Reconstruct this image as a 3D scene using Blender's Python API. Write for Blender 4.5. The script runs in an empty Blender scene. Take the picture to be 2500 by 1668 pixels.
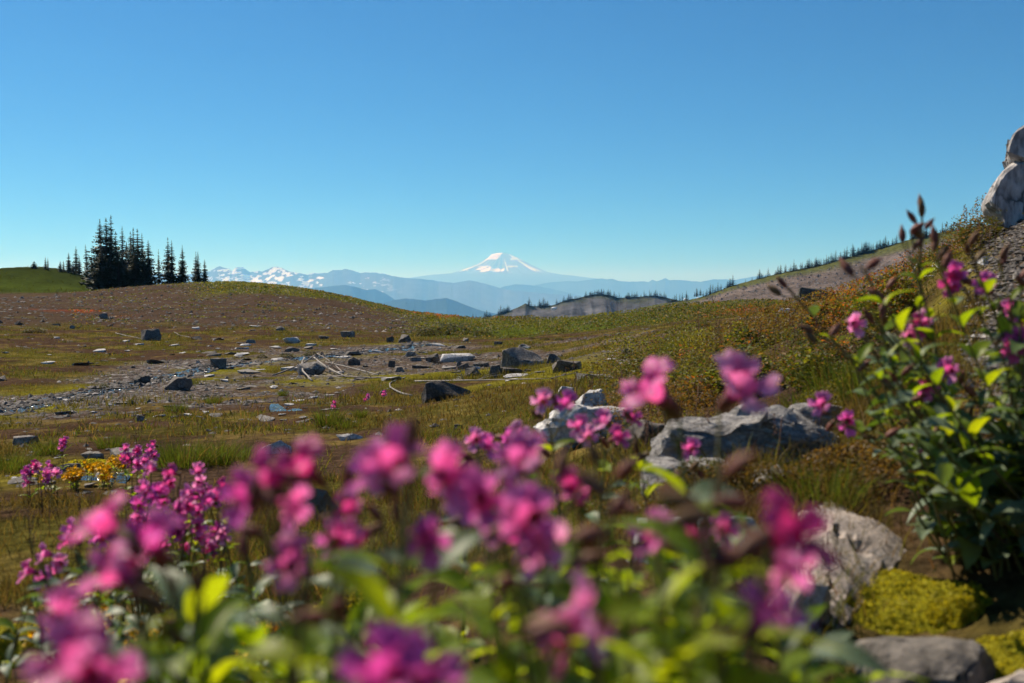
import bpy, bmesh, math, random
import numpy as np
from mathutils import Vector, Matrix, Quaternion

# ------------------------------------------------------------------ camera, sky, sun, exposure
S = bpy.context.scene
COL = S.collection
CZ = 1.5                                   # camera height above the datum of the meadow
F = 2431.0                                 # focal length in photo pixels (35 mm on full frame)
CX, CY, HOR = 1250.0, 834.0, 740.0         # picture centre and true horizon row
PITCH = math.atan((CY - HOR) / F)

cam_data = bpy.data.cameras.new('camera')
cam_data.lens = 35.0; cam_data.sensor_width = 36.0
cam_data.clip_start = 0.05; cam_data.clip_end = 250000.0
cam_data.dof.use_dof = True
cam_data.dof.focus_distance = 17.0
cam_data.dof.aperture_fstop = 3.8
cam_data.dof.aperture_blades = 9
cam = bpy.data.objects.new('camera', cam_data); COL.objects.link(cam)
cam.location = (0, 0, CZ); cam.rotation_euler = (math.pi / 2 - PITCH, 0, 0)
S.camera = cam

SUN_AZ, SUN_EL = math.radians(-46), math.radians(47)     # azimuth from +Y, negative = to the left
SUN_DIR = Vector((math.sin(SUN_AZ) * math.cos(SUN_EL), math.cos(SUN_AZ) * math.cos(SUN_EL), math.sin(SUN_EL)))
W = bpy.data.worlds.new('World'); S.world = W; W.use_nodes = True
nt = W.node_tree; nt.nodes.clear()
sky = nt.nodes.new('ShaderNodeTexSky'); sky.sky_type = 'NISHITA'; sky.sun_disc = False
sky.sun_elevation = SUN_EL; sky.sun_rotation = SUN_AZ
sky.altitude = 1900; sky.air_density = 0.8; sky.dust_density = 0.2; sky.ozone_density = 10.0
hs = nt.nodes.new('ShaderNodeHueSaturation')
hs.inputs['Hue'].default_value = 0.503; hs.inputs['Saturation'].default_value = 1.6; hs.inputs['Value'].default_value = 1.0
bg = nt.nodes.new('ShaderNodeBackground'); bg.inputs['Strength'].default_value = 0.060
out = nt.nodes.new('ShaderNodeOutputWorld')
nt.links.new(sky.outputs[0], hs.inputs['Color']); nt.links.new(hs.outputs[0], bg.inputs[0]); nt.links.new(bg.outputs[0], out.inputs[0])

sl = bpy.data.lights.new('sun', 'SUN'); sl.energy = 5.0; sl.angle = math.radians(0.53); sl.color = (1.0, 0.92, 0.79)
so = bpy.data.objects.new('sun', sl); COL.objects.link(so)
so.rotation_euler = SUN_DIR.to_track_quat('Z', 'Y').to_euler(); so.location = (-50, 50, 80)

S.view_settings.view_transform = 'Standard'; S.view_settings.look = 'None'
S.view_settings.gamma = 1.0; S.view_settings.exposure = 0.55; S.view_settings.use_curve_mapping = False
S.render.engine = 'CYCLES'
S.cycles.use_denoising = True
S.cycles.max_bounces = 6; S.cycles.diffuse_bounces = 2; S.cycles.glossy_bounces = 2; S.cycles.transmission_bounces = 4
S.cycles.transparent_max_bounces = 6; S.cycles.volume_bounces = 2; S.cycles.sample_clamp_indirect = 4.0

# ------------------------------------------------------------------ helpers
rnd = random.Random(7)
NR = np.random.default_rng(11)
cp, sp = math.cos(PITCH), math.sin(PITCH)

def ray(px, py):
    """world direction of a photo pixel, scaled so that its y (depth) is 1"""
    u = (px - CX) / F; v = (CY - py) / F
    y = cp + v * sp; z = v * cp - sp
    return u / y, z / y

def P(px, py, d):
    u, z = ray(px, py)
    return Vector((u * d, d, CZ + z * d))

def tag(o, label=None, cat=None, group=None, kind=None):
    if label: o['label'] = label
    if cat: o['category'] = cat
    if group: o['group'] = group
    if kind: o['kind'] = kind
    return o

def link(o, parent=None):
    COL.objects.link(o)
    if parent is not None: o.parent = parent
    return o

def empty(name, loc):
    o = bpy.data.objects.new(name, None); o.empty_display_size = 0.05
    o.location = loc; return link(o)

def np_mesh(name, verts, faces, mats=(), smooth=True, cols=None):
    """faces: (n,3) or (n,4) int array"""
    verts = np.asarray(verts, dtype=np.float32); faces = np.asarray(faces, dtype=np.int32)
    me = bpy.data.meshes.new(name); n, k = faces.shape
    me.vertices.add(len(verts)); me.vertices.foreach_set('co', verts.ravel())
    me.loops.add(n * k); me.loops.foreach_set('vertex_index', faces.ravel())
    me.polygons.add(n)
    me.polygons.foreach_set('loop_start', np.arange(0, n * k, k, dtype=np.int32))
    me.polygons.foreach_set('loop_total', np.full(n, k, dtype=np.int32))
    me.polygons.foreach_set('use_smooth', np.full(n, smooth, dtype=bool))
    for m in mats: me.materials.append(m)
    if cols is not None:
        a = me.color_attributes.new('Col', 'FLOAT_COLOR', 'POINT')
        a.data.foreach_set('color', np.asarray(cols, dtype=np.float32).ravel())
    me.update(calc_edges=True)
    return me

def grid_faces(nr, nc, wrap=False):
    i = np.arange(nr - 1)[:, None]; j = np.arange(nc if wrap else nc - 1)[None, :]
    j2 = (j + 1) % nc
    a = i * nc + j; b = i * nc + j2; c = (i + 1) * nc + j2; d = (i + 1) * nc + j
    return np.stack([a, b, c, d], -1).reshape(-1, 4)

def _hash(ix, iy, seed):
    h = (ix.astype(np.int64) * 374761393 + iy.astype(np.int64) * 668265263 + seed * 974634777) & 0xffffffff
    h = ((h ^ (h >> 13)) * 1274126177) & 0xffffffff
    h = h ^ (h >> 16)
    return (h & 0xffffff) / float(0xffffff)

def vnoise(x, y, seed=0):
    x = np.asarray(x, float); y = np.asarray(y, float)
    ix = np.floor(x); iy = np.floor(y); fx = x - ix; fy = y - iy
    fx = fx * fx * fx * (fx * (fx * 6 - 15) + 10); fy = fy * fy * fy * (fy * (fy * 6 - 15) + 10)
    a = _hash(ix, iy, seed); b = _hash(ix + 1, iy, seed); c = _hash(ix, iy + 1, seed); d = _hash(ix + 1, iy + 1, seed)
    return (a + (b - a) * fx) * (1 - fy) + (c + (d - c) * fx) * fy        # 0..1

def fbm(x, y, oct=4, seed=0, gain=0.5):
    t = 0; amp = 1; tot = 0
    for o in range(oct):
        t = t + amp * vnoise(x * 2 ** o + 17.3 * o, y * 2 ** o - 9.1 * o, seed + o); tot += amp; amp *= gain
    return t / tot

def ridged(x, y, oct=4, seed=0):
    t = 0; amp = 1; tot = 0
    for o in range(oct):
        t = t + amp * (1 - np.abs(2 * vnoise(x * 2 ** o, y * 2 ** o, seed + o) - 1)); tot += amp; amp *= 0.5
    return t / tot

def sstep(a, b, x):
    t = np.clip((np.asarray(x, float) - a) / (b - a), 0, 1); return t * t * (3 - 2 * t)

# ------------------------------------------------------------------ materials
def newmat(name):
    m = bpy.data.materials.new(name); m.use_nodes = True
    nt = m.node_tree; nt.nodes.clear()
    o = nt.nodes.new('ShaderNodeOutputMaterial'); return m, nt, o

def N(nt, t, **kw):
    n = nt.nodes.new(t)
    for k, v in kw.items():
        if k in n.inputs: n.inputs[k].default_value = v
        else: setattr(n, k, v)
    return n

def ramp(nt, stops):
    r = nt.nodes.new('ShaderNodeValToRGB'); e = r.color_ramp.elements
    e[0].position, e[0].color = stops[0][0], (*stops[0][1], 1)
    e[1].position, e[1].color = stops[-1][0], (*stops[-1][1], 1)
    for p, c in stops[1:-1]:
        x = e.new(p); x.color = (*c, 1)
    return r

def mul(nt, a, b, fac=1.0, mode='MULTIPLY'):
    m = nt.nodes.new('ShaderNodeMix'); m.data_type = 'RGBA'; m.blend_type = mode
    m.inputs[0].default_value = fac
    nt.links.new(a, m.inputs[6])
    if hasattr(b, 'is_output'): nt.links.new(b, m.inputs[7])
    else: m.inputs[7].default_value = (*b, 1)
    return m.outputs[2]

def ground_mat():
    m, nt, o = newmat('ground')
    L = nt.links
    col = N(nt, 'ShaderNodeAttribute', attribute_name='Col')
    geo = N(nt, 'ShaderNodeNewGeometry')
    n1 = N(nt, 'ShaderNodeTexNoise', Scale=9.0, Detail=7.0, Roughness=0.7); L.new(geo.outputs['Position'], n1.inputs['Vector'])
    n2 = N(nt, 'ShaderNodeTexNoise', Scale=1.1, Detail=6.0, Roughness=0.65); L.new(geo.outputs['Position'], n2.inputs['Vector'])
    r1 = ramp(nt, [(0.28, (0.30, 0.28, 0.26)), (0.5, (0.88, 0.88, 0.85)), (0.74, (1.5, 1.42, 1.2))]); L.new(n1.outputs[0], r1.inputs[0])
    r2 = ramp(nt, [(0.3, (0.72, 0.70, 0.68)), (0.7, (1.25, 1.25, 1.2))]); L.new(n2.outputs[0], r2.inputs[0])
    c = mul(nt, col.outputs['Color'], r1.outputs[0]); c = mul(nt, c, r2.outputs[0])
    vo = N(nt, 'ShaderNodeTexVoronoi', Scale=14.0, Randomness=1.0); L.new(geo.outputs['Position'], vo.inputs['Vector'])
    sep = N(nt, 'ShaderNodeSeparateColor'); L.new(vo.outputs['Color'], sep.inputs[0])
    rv = ramp(nt, [(0.0, (0.05, 0.04, 0.035)), (0.55, (0.11, 0.09, 0.08)), (0.88, (0.18, 0.16, 0.15)), (1.0, (0.36, 0.34, 0.33))]); L.new(sep.outputs[0], rv.inputs[0])
    mix = nt.nodes.new('ShaderNodeMix'); mix.data_type = 'RGBA'
    L.new(col.outputs['Alpha'], mix.inputs[0]); L.new(c, mix.inputs[6]); L.new(rv.outputs[0], mix.inputs[7])
    b = N(nt, 'ShaderNodeBsdfPrincipled', Roughness=0.95); b.inputs['Specular IOR Level'].default_value = 0.0
    L.new(mix.outputs[2], b.inputs['Base Color'])
    bump = N(nt, 'ShaderNodeBump', Strength=0.9, Distance=0.05); L.new(n1.outputs[0], bump.inputs['Height'])
    bump2 = N(nt, 'ShaderNodeBump', Strength=0.8, Distance=0.03, invert=True); L.new(vo.outputs['Distance'], bump2.inputs['Height']); L.new(bump.outputs[0], bump2.inputs['Normal'])
    L.new(bump2.outputs[0], b.inputs['Normal']); L.new(b.outputs[0], o.inputs[0])
    return m

def far_mat(name, scale, strength=0.5, dist=10.0, contrast=0.35):
    m, nt, o = newmat(name); L = nt.links
    col = N(nt, 'ShaderNodeAttribute', attribute_name='Col')
    geo = N(nt, 'ShaderNodeNewGeometry')
    n1 = N(nt, 'ShaderNodeTexNoise', Scale=scale, Detail=8.0, Roughness=0.7); L.new(geo.outputs['Position'], n1.inputs['Vector'])
    r1 = ramp(nt, [(0.3, (1 - contrast,) * 3), (0.7, (1 + contrast,) * 3)]); L.new(n1.outputs[0], r1.inputs[0])
    c = mul(nt, col.outputs['Color'], r1.outputs[0])
    b = N(nt, 'ShaderNodeBsdfPrincipled', Roughness=0.95); b.inputs['Specular IOR Level'].default_value = 0.0
    bump = N(nt, 'ShaderNodeBump', Strength=strength, Distance=dist); L.new(n1.outputs[0], bump.inputs['Height'])
    L.new(c, b.inputs['Base Color']); L.new(bump.outputs[0], b.inputs['Normal']); L.new(b.outputs[0], o.inputs[0])
    return m

def leaf_mat(name, colors, trans=0.45, tcol=None, rough=0.55, use_attr=False, spec=0.3, bumpy=0.0):
    """two-sided leaf: diffuse with light coming through; colours vary by object or by attribute"""
    m, nt, o = newmat(name); L = nt.links
    if use_attr:
        a = N(nt, 'ShaderNodeAttribute', attribute_name='Col'); c = a.outputs['Color']
    else:
        oi = N(nt, 'ShaderNodeObjectInfo'); r = ramp(nt, [(i / max(1, len(colors) - 1), k) for i, k in enumerate(colors)])
        L.new(oi.outputs['Random'], r.inputs[0]); c = r.outputs[0]
        tc = N(nt, 'ShaderNodeTexCoord'); n = N(nt, 'ShaderNodeTexNoise', Scale=60.0, Detail=3.0); L.new(tc.outputs['Object'], n.inputs['Vector'])
        rr = ramp(nt, [(0.3, (0.7,) * 3), (0.7, (1.2,) * 3)]); L.new(n.outputs[0], rr.inputs[0]); c = mul(nt, c, rr.outputs[0])
    b = N(nt, 'ShaderNodeBsdfPrincipled', Roughness=rough); b.inputs['Specular IOR Level'].default_value = spec
    t = N(nt, 'ShaderNodeBsdfTranslucent')
    L.new(c, b.inputs['Base Color'])
    tc2 = mul(nt, c, tcol if tcol else (1.6, 1.5, 0.6)); L.new(tc2, t.inputs['Color'])
    mx = N(nt, 'ShaderNodeMixShader'); mx.inputs[0].default_value = trans
    L.new(b.outputs[0], mx.inputs[1]); L.new(t.outputs[0], mx.inputs[2]); L.new(mx.outputs[0], o.inputs[0])
    return m

def solid_mat(name, colors, rough=0.85, scale=8.0, bump=0.4, bdist=0.02, detail=8.0, contrast=0.3, spec=0.3, coord='Object', lichen=None, streak=None, crack=0.0):
    m, nt, o = newmat(name); L = nt.links
    oi = N(nt, 'ShaderNodeObjectInfo'); r = ramp(nt, [(i / max(1, len(colors) - 1), k) for i, k in enumerate(colors)])
    L.new(oi.outputs['Random'], r.inputs[0])
    if coord == 'World':
        tc = N(nt, 'ShaderNodeNewGeometry'); vec = tc.outputs['Position']
    else:
        tc = N(nt, 'ShaderNodeTexCoord'); vec = tc.outputs['Object']
    if streak:
        mp = N(nt, 'ShaderNodeMapping'); mp.inputs['Scale'].default_value = streak; L.new(vec, mp.inputs['Vector']); vec = mp.outputs[0]
    n = N(nt, 'ShaderNodeTexNoise', Scale=scale, Detail=detail, Roughness=0.68); L.new(vec, n.inputs['Vector'])
    rr = ramp(nt, [(0.3, (1 - contrast,) * 3), (0.72, (1 + contrast,) * 3)]); L.new(n.outputs[0], rr.inputs[0])
    c = mul(nt, r.outputs[0], rr.outputs[0])
    if lichen:
        n3 = N(nt, 'ShaderNodeTexNoise', Scale=scale * 0.45, Detail=5.0, Roughness=0.6); L.new(vec, n3.inputs['Vector'])
        r3 = ramp(nt, [(0.55, (0, 0, 0)), (0.66, (0.75, 0.75, 0.75))]); L.new(n3.outputs[0], r3.inputs[0])
        mx = nt.nodes.new('ShaderNodeMix'); mx.data_type = 'RGBA'; L.new(r3.outputs[0], mx.inputs[0]); L.new(c, mx.inputs[6]); mx.inputs[7].default_value = (*lichen, 1); c = mx.outputs[2]
    b = N(nt, 'ShaderNodeBsdfPrincipled', Roughness=rough); b.inputs['Specular IOR Level'].default_value = spec
    bp = N(nt, 'ShaderNodeBump', Strength=bump, Distance=bdist); L.new(n.outputs[0], bp.inputs['Height'])
    nrm = bp.outputs[0]
    if crack:
        wv = N(nt, 'ShaderNodeVectorMath', operation='MULTIPLY_ADD'); wv.inputs[1].default_value = (0.35 / crack,) * 3
        L.new(n.outputs['Color'], wv.inputs[0]); L.new(vec, wv.inputs[2])
        vo = N(nt, 'ShaderNodeTexVoronoi', Scale=crack, feature='DISTANCE_TO_EDGE'); L.new(wv.outputs[0], vo.inputs['Vector'])
        rc = ramp(nt, [(0.0, (0.22, 0.21, 0.2)), (0.035, (1, 1, 1))]); L.new(vo.outputs['Distance'], rc.inputs[0])
        gate = N(nt, 'ShaderNodeTexNoise', Scale=crack * 0.6, Detail=2.0); L.new(vec, gate.inputs['Vector'])
        rg = ramp(nt, [(0.45, (0, 0, 0)), (0.6, (1, 1, 1))]); L.new(gate.outputs[0], rg.inputs[0])
        mc = nt.nodes.new('ShaderNodeMix'); mc.data_type = 'RGBA'; mc.blend_type = 'MULTIPLY'; L.new(rg.outputs[0], mc.inputs[0]); L.new(c, mc.inputs[6]); L.new(rc.outputs[0], mc.inputs[7]); c = mc.outputs[2]
        sp_ = N(nt, 'ShaderNodeTexNoise', Scale=scale * 5, Detail=4.0); L.new(vec, sp_.inputs['Vector'])
        rs = ramp(nt, [(0.35, (0.62, 0.62, 0.62)), (0.5, (1, 1, 1)), (0.68, (1.35, 1.33, 1.3))]); L.new(sp_.outputs[0], rs.inputs[0]); c = mul(nt, c, rs.outputs[0])
        b2 = N(nt, 'ShaderNodeBump', Strength=0.6, Distance=bdist * 0.35); L.new(sp_.outputs[0], b2.inputs['Height']); L.new(nrm, b2.inputs['Normal']); nrm = b2.outputs[0]
    L.new(c, b.inputs['Base Color']); L.new(nrm, b.inputs['Normal']); L.new(b.outputs[0], o.inputs[0])
    return m

M = {}
M['ground'] = ground_mat()
M['far'] = far_mat('far_ridge', 0.002, 0.6, 60.0)
M['volcano'] = far_mat('volcano', 0.002, 0.4, 60.0, 0.15)
M['hill'] = far_mat('hillside', 0.12, 0.8, 1.5, 0.45)
M['scree'] = far_mat('scree', 0.55, 1.0, 0.7, 0.6)
M['needle'] = leaf_mat('needles', [(0.018, 0.03, 0.014), (0.03, 0.042, 0.02)], trans=0.1, spec=0.1)
M['bark'] = solid_mat('bark', [(0.06, 0.045, 0.035), (0.09, 0.07, 0.055)], scale=12)
M['rock'] = solid_mat('rock_grey', [(0.13, 0.118, 0.106), (0.19, 0.173, 0.157), (0.27, 0.248, 0.225)], scale=7, bump=0.75, bdist=0.03, contrast=0.45, lichen=(0.16, 0.15, 0.13), crack=2.5, spec=0.2)
M['rock_dark'] = solid_mat('rock_dark', [(0.085, 0.074, 0.065), (0.14, 0.124, 0.11)], scale=8, bump=0.75, bdist=0.03, contrast=0.45, crack=2.5, spec=0.2)  # darker stone; tone also puts in shade of faces turned from the sun
M['rock_pale'] = solid_mat('rock_pale', [(0.40, 0.39, 0.385), (0.50, 0.49, 0.48)], scale=9, bump=0.6, bdist=0.015, contrast=0.28, lichen=(0.26, 0.25, 0.24), crack=5.0, spec=0.2)
M['rock_brown'] = solid_mat('rock_brown', [(0.36, 0.31, 0.28), (0.42, 0.365, 0.32)], scale=26, bump=0.8, bdist=0.008, contrast=0.35, lichen=(0.3, 0.28, 0.27), crack=9.0, spec=0.2)
M['rock_ribbed'] = solid_mat('rock_ribbed', [(0.40, 0.385, 0.37), (0.42, 0.40, 0.385)], scale=16, bump=1.0, bdist=0.05, contrast=0.65, streak=(1.0, 1.6, 2.6), crack=7.0, spec=0.2)
M['tower'] = solid_mat('rock_tower', [(0.42, 0.40, 0.395), (0.43, 0.41, 0.405)], scale=3.2, bump=0.9, bdist=0.05, contrast=0.4, streak=(2.2, 2.2, 0.9), lichen=(0.5, 0.48, 0.475), crack=2.2, spec=0.2)

# ------------------------------------------------------------------ terrain height function
CTRL = [  # photo pixel column, row, depth in metres -> a point of the ground
 (1250,1668,1.55),(700,1650,2.0),(50,1610,2.3),(1250,1400,2.5),(1250,1200,4.0),(1250,1100,6.0),(1000,1050,8.0),
 (1000,970,13),(1000,900,21.5),(1000,855,29),(1100,825,40),(1130,802,60),(1130,789,88),
 (50,1400,3.0),(300,1200,5.0),(300,1080,8.0),(60,1080,8.0),(50,1000,12.5),(400,950,16),(700,890,23.5),(300,870,27),
 (50,850,30),(400,812,42),(50,800,42),(700,820,40),(700,790,52),(300,760,58),(50,742,65),(300,722,80),
 (550,693,100),(400,694,97),(250,708,92),(0,724,95),(700,702,96),(820,722,93),(900,740,90),(1050,778,88),
 (100,712,112),(100,700,125),(100,656,160),(0,663,160),(200,668,158),(300,735,160),(500,760,160),(800,800,160),
 (1300,786,88),(1400,784,85),(1500,776,78),(1700,768,60),(1620,758,82),(1750,752,72),(1850,748,80),(1950,750,85),
 (1300,950,10),(1300,880,22),(1500,868,17),(1600,838,19),(1700,800,21),(1600,900,11.5),(1450,905,14),
 (1850,806,18),(1950,808,16),(2040,800,14),(2110,782,12),(2200,725,9.5),(2330,640,7.8),(2430,565,6.8),(2400,640,5.0),(2100,800,7),(1900,800,10),(1900,900,6.5),
 (2300,760,4.8),(2400,900,3.0),(2300,1200,2.4),(2450,1400,2.0),(2400,1620,1.75),(1700,950,7),(1650,1060,4.2),(1400,1010,6),
 (2000,1060,3.4),(1900,1200,2.6),(1700,1400,2.0),(1950,1650,1.7),
]
pts = []
for (a, b, d) in CTRL:
    p = P(a, b, d); pts.append((math.atan2(p.x, p.y), math.log(math.hypot(p.x, p.y)), p.z))
def ctl(deg, r, zrel): pts.append((math.radians(deg), math.log(r), CZ + zrel))
for deg in (-170, -120, -75, -30, 0, 25):
    ctl(deg, 0.3, -0.56); ctl(deg, 0.8, -0.57 if deg > -40 else -0.62)
for deg in (60, 110, 170):
    ctl(deg, 0.3, -0.50); ctl(deg, 0.9, -0.36); ctl(deg, 3, 0.15); ctl(deg, 8, 1.2); ctl(deg, 25, 3.0); ctl(deg, 80, 5.0)
ctl(42, 6, 0.75); ctl(40, 12, 1.6); ctl(38, 25, 1.6); ctl(30, 30, 0.9); ctl(36, 60, 0.6); ctl(30, 85, -0.2); ctl(22, 40, 0.1); ctl(19, 30, -0.05)
for deg in (-50, -75, -120, -170):
    ctl(deg, 2.2, -0.85); ctl(deg, 8, -1.15); ctl(deg, 25, -1.3); ctl(deg, 60, 0.2); ctl(deg, 100, 1.6)
for deg in (0, 12, 24, 35): ctl(deg, 130, -4.5); ctl(deg, 200, -14)
for deg in (-3, -8): ctl(deg, 125, -2.2); ctl(deg, 200, -12)
for deg in (-60, -100, -170, 80, 160): ctl(deg, 200, 0)
for deg in (-27, -20, -13): ctl(deg, 230, -4)
for deg in (-175, -140, -105, -70, -35, -15, 0, 15, 35, 70, 105, 140, 175):
    ctl(deg, 420, -60); ctl(deg, 1000, -210); ctl(deg, 2600, -560)
PT = np.array(pts)
TS, LS = 2.6, 1.0        # weight of angle and of log distance
def _k(d2): return np.where(d2 > 1e-12, 0.5 * d2 * np.log(np.maximum(d2, 1e-12)), 0.0)
_A = np.stack([PT[:, 0] * TS, PT[:, 1] * LS], 1)
# spline of height scaled by distance keeps near detail and far relief on one footing
_VAL = (PT[:, 2] - CZ) / np.exp(PT[:, 1]) ** 0.6
_n = len(_A)
_K = _k(((_A[:, None, :] - _A[None, :, :]) ** 2).sum(-1)) + np.eye(_n) * 2e-3
_Q = np.concatenate([np.ones((_n, 1)), _A], 1)
_sys = np.block([[_K, _Q], [_Q.T, np.zeros((3, 3))]])
_w = np.linalg.solve(_sys, np.concatenate([_VAL, np.zeros(3)]))

def zbase(x, y):
    x = np.atleast_1d(np.asarray(x, float)); y = np.atleast_1d(np.asarray(y, float)); sh = x.shape
    x = x.ravel(); y = y.ravel(); res = np.empty(len(x))
    for s in range(0, len(x), 40000):
        xx = x[s:s + 40000]; yy = y[s:s + 40000]; r = np.maximum(np.hypot(xx, yy), 0.2)
        q = np.stack([np.arctan2(xx, yy) * TS, np.log(r) * LS], 1)
        d2 = ((q[:, None, :] - _A[None, :, :]) ** 2).sum(-1)
        res[s:s + 40000] = CZ + (_k(d2) @ _w[:_n] + _w[_n] + q @ _w[_n + 1:]) * r ** 0.6
    return res.reshape(sh)

# the creek: photo pixels of its course, laid on the ground below
CREEK_PX = [(-60,1012,9),(30,998,9),(150,972,11),(260,951,12),(350,933,13),(430,916,14),(500,901,11),(560,890,6),(640,884,5),(760,872,5),(860,862,6),(940,853,9),(1000,848,15),(1010,838,8)]
def zt(x, y):
    x = np.atleast_1d(np.asarray(x, float)); y = np.atleast_1d(np.asarray(y, float))
    r = np.hypot(x, y)
    z = zbase(x, y)
    a = 0.018 + 0.07 * sstep(2, 14, r) + 0.12 * sstep(30, 80, r)
    z = z + a * (fbm(x * 0.9, y * 0.9, 4, 3) - 0.5) * sstep(0.3, 1.5, r)
    z = z + 0.10 * sstep(3, 10, r) * (fbm(x * 0.22, y * 0.22, 3, 9) - 0.5)
    # hummocks of heather where the meadow ends
    hm = sstep(36, 46, r) * (1 - sstep(95, 110, r)) * sstep(-0.10, -0.02, np.arctan2(x, y))
    z = z + hm * 0.45 * (ridged(x * 0.28, y * 0.22, 3, 21) - 0.55)
    return z

_RR = np.exp(np.linspace(math.log(0.35), math.log(260), 420))
def on_ground(px, py):
    """where the line of sight of a pixel meets the ground"""
    u, w = ray(px, py); h = math.hypot(u, 1.0)
    def hit(ys):
        g = zt(u * ys, ys) - (CZ + w * ys)
        return int(np.argmax(g > 0)) if (g > 0).any() else int(np.argmax(g))
    i = hit(_RR / h); ys = np.linspace(_RR[max(0, i - 1)], _RR[min(419, i + (0 if i else 1))], 40) / h
    y = float(ys[hit(ys)])
    return Vector((u * y, y, float(zt(u * y, y)[0])))

def gz(x, y): return float(zt(x, y)[0])

CREEK = [on_ground(a, b) for a, b, w in CREEK_PX]
CREEK_W = [w * CREEK[i].y / F for i, (a, b, w) in enumerate(CREEK_PX)]
POOLS = [(700, 1008, 42, 8), (255, 1180, 62, 16), (985, 852, 32, 5)]     # centre and half sizes in pixels

def catmull(ps, n=12):
    res = []
    for i in range(len(ps) - 1):
        p0 = ps[max(0, i - 1)]; p1 = ps[i]; p2 = ps[i + 1]; p3 = ps[min(len(ps) - 1, i + 2)]
        for k in range(n):
            t = k / n
            res.append(0.5 * ((2 * p1) + (p2 - p0) * t + (2 * p0 - 5 * p1 + 4 * p2 - p3) * t * t + (3 * p1 - p0 - 3 * p2 + p3) * t ** 3))
    res.append(ps[-1]); return res
CREEK_S = catmull(CREEK, 10)
CREEK_XY = np.array([(p.x, p.y) for p in CREEK_S])
def creek_dist(x, y):
    x = np.asarray(x, float).ravel(); y = np.asarray(y, float).ravel(); d = np.full(len(x), 1e9)
    for a, b in zip(CREEK_XY[:-1], CREEK_XY[1:]):
        v = b - a; L2 = (v * v).sum() + 1e-9
        t = np.clip(((x - a[0]) * v[0] + (y - a[1]) * v[1]) / L2, 0, 1)
        d = np.minimum(d, np.hypot(x - a[0] - t * v[0], y - a[1] - t * v[1]))
    return d

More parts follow.
